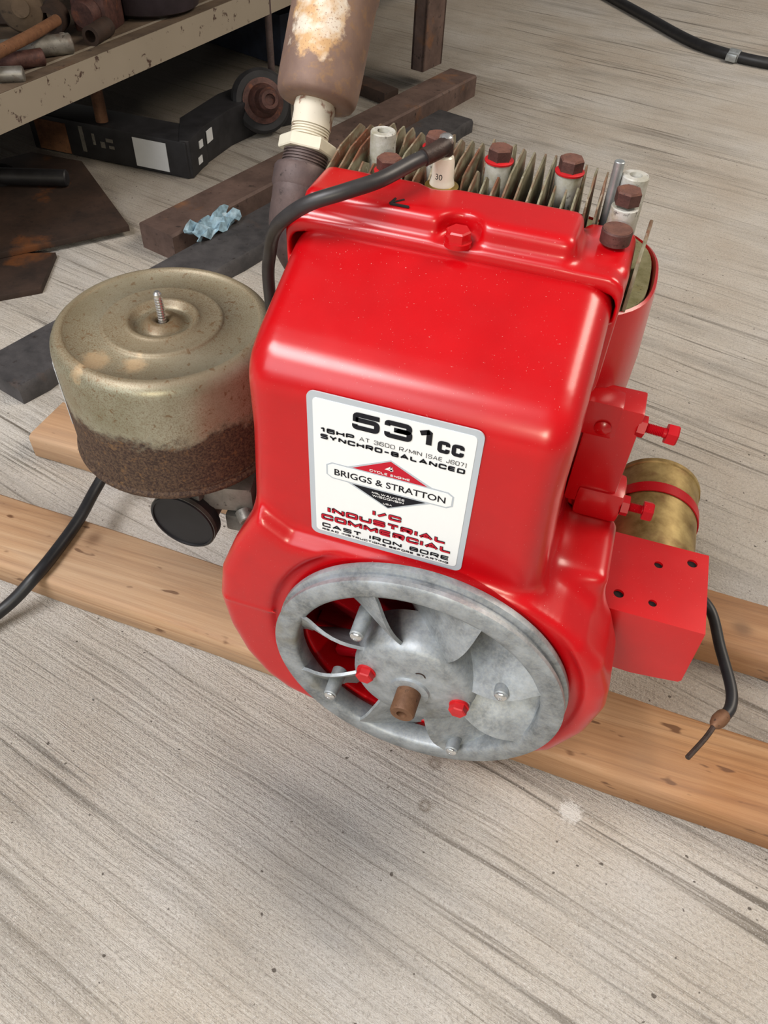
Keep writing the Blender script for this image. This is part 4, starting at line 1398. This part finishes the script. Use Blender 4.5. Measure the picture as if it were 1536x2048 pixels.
for (y, z, a, b_) in ((1.075, 0.050, 0.016, 0.014), (1.065, 0.022, 0.018, 0.014), (1.115, 0.052, 0.026, 0.024)):
    MB().box((-0.7315 if y < 1.1 else -0.7325, y, z), (0.0016, a, b_), 0.04).build('sticker_remnant', M['white'], H)
ax = V((0.62, -0.70, 0.36)).normalized()
e0 = V((-0.690, 1.285, 0.070))
EY = MB().lathe([(0.0, -0.03), (0.060, -0.03), (0.064, -0.022), (0.064, 0.0), (0.058, 0.006), (0.0, 0.006)], e0, ax, 40).build('eye_plate', M['black'], H)
MB().lathe([(0.044, 0.004), (0.045, 0.009), (0.034, 0.012), (0.030, 0.024), (0.025, 0.030), (0.023, 0.060), (0.018, 0.066), (0.011, 0.066), (0.010, 0.060), (0, 0.060)], e0, ax, 36).build('ball_joint', M['rustbolt'], H)

# loose dark lumps under and behind
tag(MB().box((-0.94, 1.82, 0.060), (0.30, 0.15, 0.12), -0.35, 0.006).build('tool_box', M['blue'], None), 'dark blue box on the floor in the shade behind the shelf rod', 'box')
tag(MB().box((-0.775, 1.545, 0.014), (0.12, 0.035, 0.028), -0.1, 0.003).build('iron_offcut', M['diaphragm'], None), 'short flat black offcut on the floor behind the drawbar eye', 'offcut')
tag(MB().box((-0.555, 1.615, 0.014), (0.15, 0.050, 0.028), -0.45, 0.002).build('angle_offcut', M['rustplate'], None), 'short brown steel offcut lying on the floor against the foot beam', 'offcut')

# ================================================================== SHELF
SD = V((0.152, 0.9884, 0)).normalized()
SP = V((SD.y, -SD.x, 0))           # toward the open floor
s0 = V((-0.872, 0.45, 0))
SH = thing('steel_shelf', (-1.2, 1.2, 0), 'low steel shelf with a chipped cream front rail and scrap parts on its deck', 'shelf')


def shp(a, b_, c):
    """a: outward from the rail face, b: height, c: along the rail."""
    return tuple(s0 + SP * a + SD * c + V((0, 0, b_)))


MB().prism([(-0.005, 0.198), (0.0, 0.198), (0.0, 0.250), (-0.04, 0.250), (-0.04, 0.246), (-0.005, 0.246)], -0.25, 2.75, shp).build('front_rail', M['cream'], SH, 30)
MB().prism([(-0.95, 0.236), (-0.006, 0.236), (-0.006, 0.2455), (-0.041, 0.2457), (-0.95, 0.2475)], -0.25, 2.75, shp).build('deck', M['beige'], SH, 30)
for (a, c) in ((-0.90, -0.2), (-0.90, 2.70), (-0.035, -0.22), (-0.035, 2.72)):
    MB().prism([(a - 0.02, c - 0.02), (a + 0.02, c - 0.02), (a + 0.02, c + 0.02), (a - 0.02, c + 0.02)], 0, 0.95, lambda p, q, z: shp(p, z, q)).build('leg', M['rustbeam'], SH, 30)
MB().prism([(-0.95, 0.95), (0.40, 0.95), (0.40, 0.99), (-0.95, 0.99)], -0.25, 2.75, shp).build('unseen_shade_top', M['beige'], SH, 30)  # unseen overhanging slab added to shade the shelf and the floor below
MB().prism([(-0.12, 0.2460), (-0.0015, 0.2502), (-0.0015, 0.2508), (-0.12, 0.2477)], -0.25, 2.75, shp).build('dirt_crust', M['beige'], SH, 30)
MB().tube([(-0.933, 1.045, 0.235), (-0.930, 1.042, 0.15), (-0.929, 1.040, 0.075)], 0.0125, 12, 4).build('rod', M['shaft'], SH)
MB().tube([(-0.728, 1.425, 0.36), (-0.729, 1.425, 0.22), (-0.728, 1.424, 0.085)], 0.0078, 12, 4).build('rod', M['pipe'], SH)
DK = 0.2488


def item(name, mb, mat, label, cat, sharp=35):
    return tag(mb.build(name, mat, None, sharp), label, cat, 'scrap parts on the shelf')


item('clevis_pin', MB().cyl((-0.915, 0.810, DK + 0.0155), (-0.845, 0.890, DK + 0.0155), 0.0155, 0.0155, 28, bev=0.002).cyl((-0.853, 0.881, DK + 0.029), (-0.853, 0.881, DK + 0.0318), 0.0046, 0.0046, 14), M['galv'],
     'shiny steel pin with a cross hole lying on the shelf deck', 'pin')
item('short_pin', MB().cyl((-0.910, 0.746, DK + 0.0130), (-0.852, 0.820, DK + 0.0130), 0.0130, 0.0130, 24, bev=0.0015), M['rustbolt'], 'stubby brown pin lying in front of the shiny steel pin', 'pin')
item('stub_shaft', MB().cyl((-0.905, 0.703, DK + 0.0115), (-0.836, 0.745, DK + 0.0115), 0.0115, 0.0115, 24, bev=0.0015), M['galv'], 'grey stub shaft nearest the cream rail with a sawn end', 'shaft')
item('tie_rod', MB().tube([(-0.862, 0.690, DK + 0.041), (-0.866, 0.780, DK + 0.041), (-0.869, 0.830, DK + 0.041), (-0.878, 0.908, DK + 0.041)], 0.0088, 12, 5), M['rustorange'], 'thin orange rusty rod slanting over the other scrap', 'rod')
item('flat_strip', MB().box((-0.975, 0.840, DK + 0.005), (0.10, 0.04, 0.010), 0.8, 0.001), M['galv'], 'flat grey strip under the rusty rod', 'strip')
item('round_knob', MB().lathe([(0.0, 0), (0.020, 0.001), (0.033, 0.010), (0.037, 0.024), (0.034, 0.040), (0.022, 0.050), (0.014, 0.053), (0.014, 0.058), (0.0, 0.058)], (-0.972, 0.945, DK + 0.038), V((0.55, -0.75, 0.25)), 32), M['beige'],
     'round dirty ball end with a small boss, behind the rusty rod', 'knob')
item('canister', MB().cyl((-1.055, 1.00, DK), (-1.055, 1.00, DK + 0.075), 0.045, 0.045, 32, bev=0.004), M['rustplate'], 'dark round canister at the back of the shelf beside the ball end', 'canister')
bush = MB().lathe([(0.016, 0), (0.025, 0), (0.025, 0.050), (0.016, 0.050)], (-0.918, 0.932, DK + 0.0255), V((-0.30, 0.93, 0.0)), 28, close=True)
item('bush', bush, M['rustplate'], 'open-ended rusty bush lying between the ball end and the block', 'bush')
blk = MB().box((-0.880, 1.030, DK + 0.033), (0.064, 0.075, 0.066), 0.15, 0.006)
blk.cyl((-0.875, 0.995, DK + 0.033), (-0.873, 0.972, DK + 0.033), 0.025, 0.022, 24, bev=0.002)
item('steel_block', blk, M['rustbolt'], 'square rusty block with a round face beside the big pan', 'block')
item('small_tube', MB().lathe([(0.0095, 0), (0.0155, 0), (0.0155, 0.060), (0.0095, 0.060)], (-0.836, 0.932, DK + 0.016), V((-0.08, 0.99, 0.0)), 24, close=True), M['rustplate'], 'small brown tube standing open toward the rail', 'tube')
pan = MB().lathe([(0.0, 0.0), (0.080, 0.0), (0.098, 0.010), (0.104, 0.035), (0.106, 0.045), (0.112, 0.048), (0.112, 0.053), (0.104, 0.055), (0.095, 0.075), (0.070, 0.090), (0.0, 0.092)], (-0.868, 1.178, DK), (0, 0, 1), 56)
item('brake_drum', pan, M['mauve'], 'large round dark drum with a rusty lower rim on the shelf', 'drum')
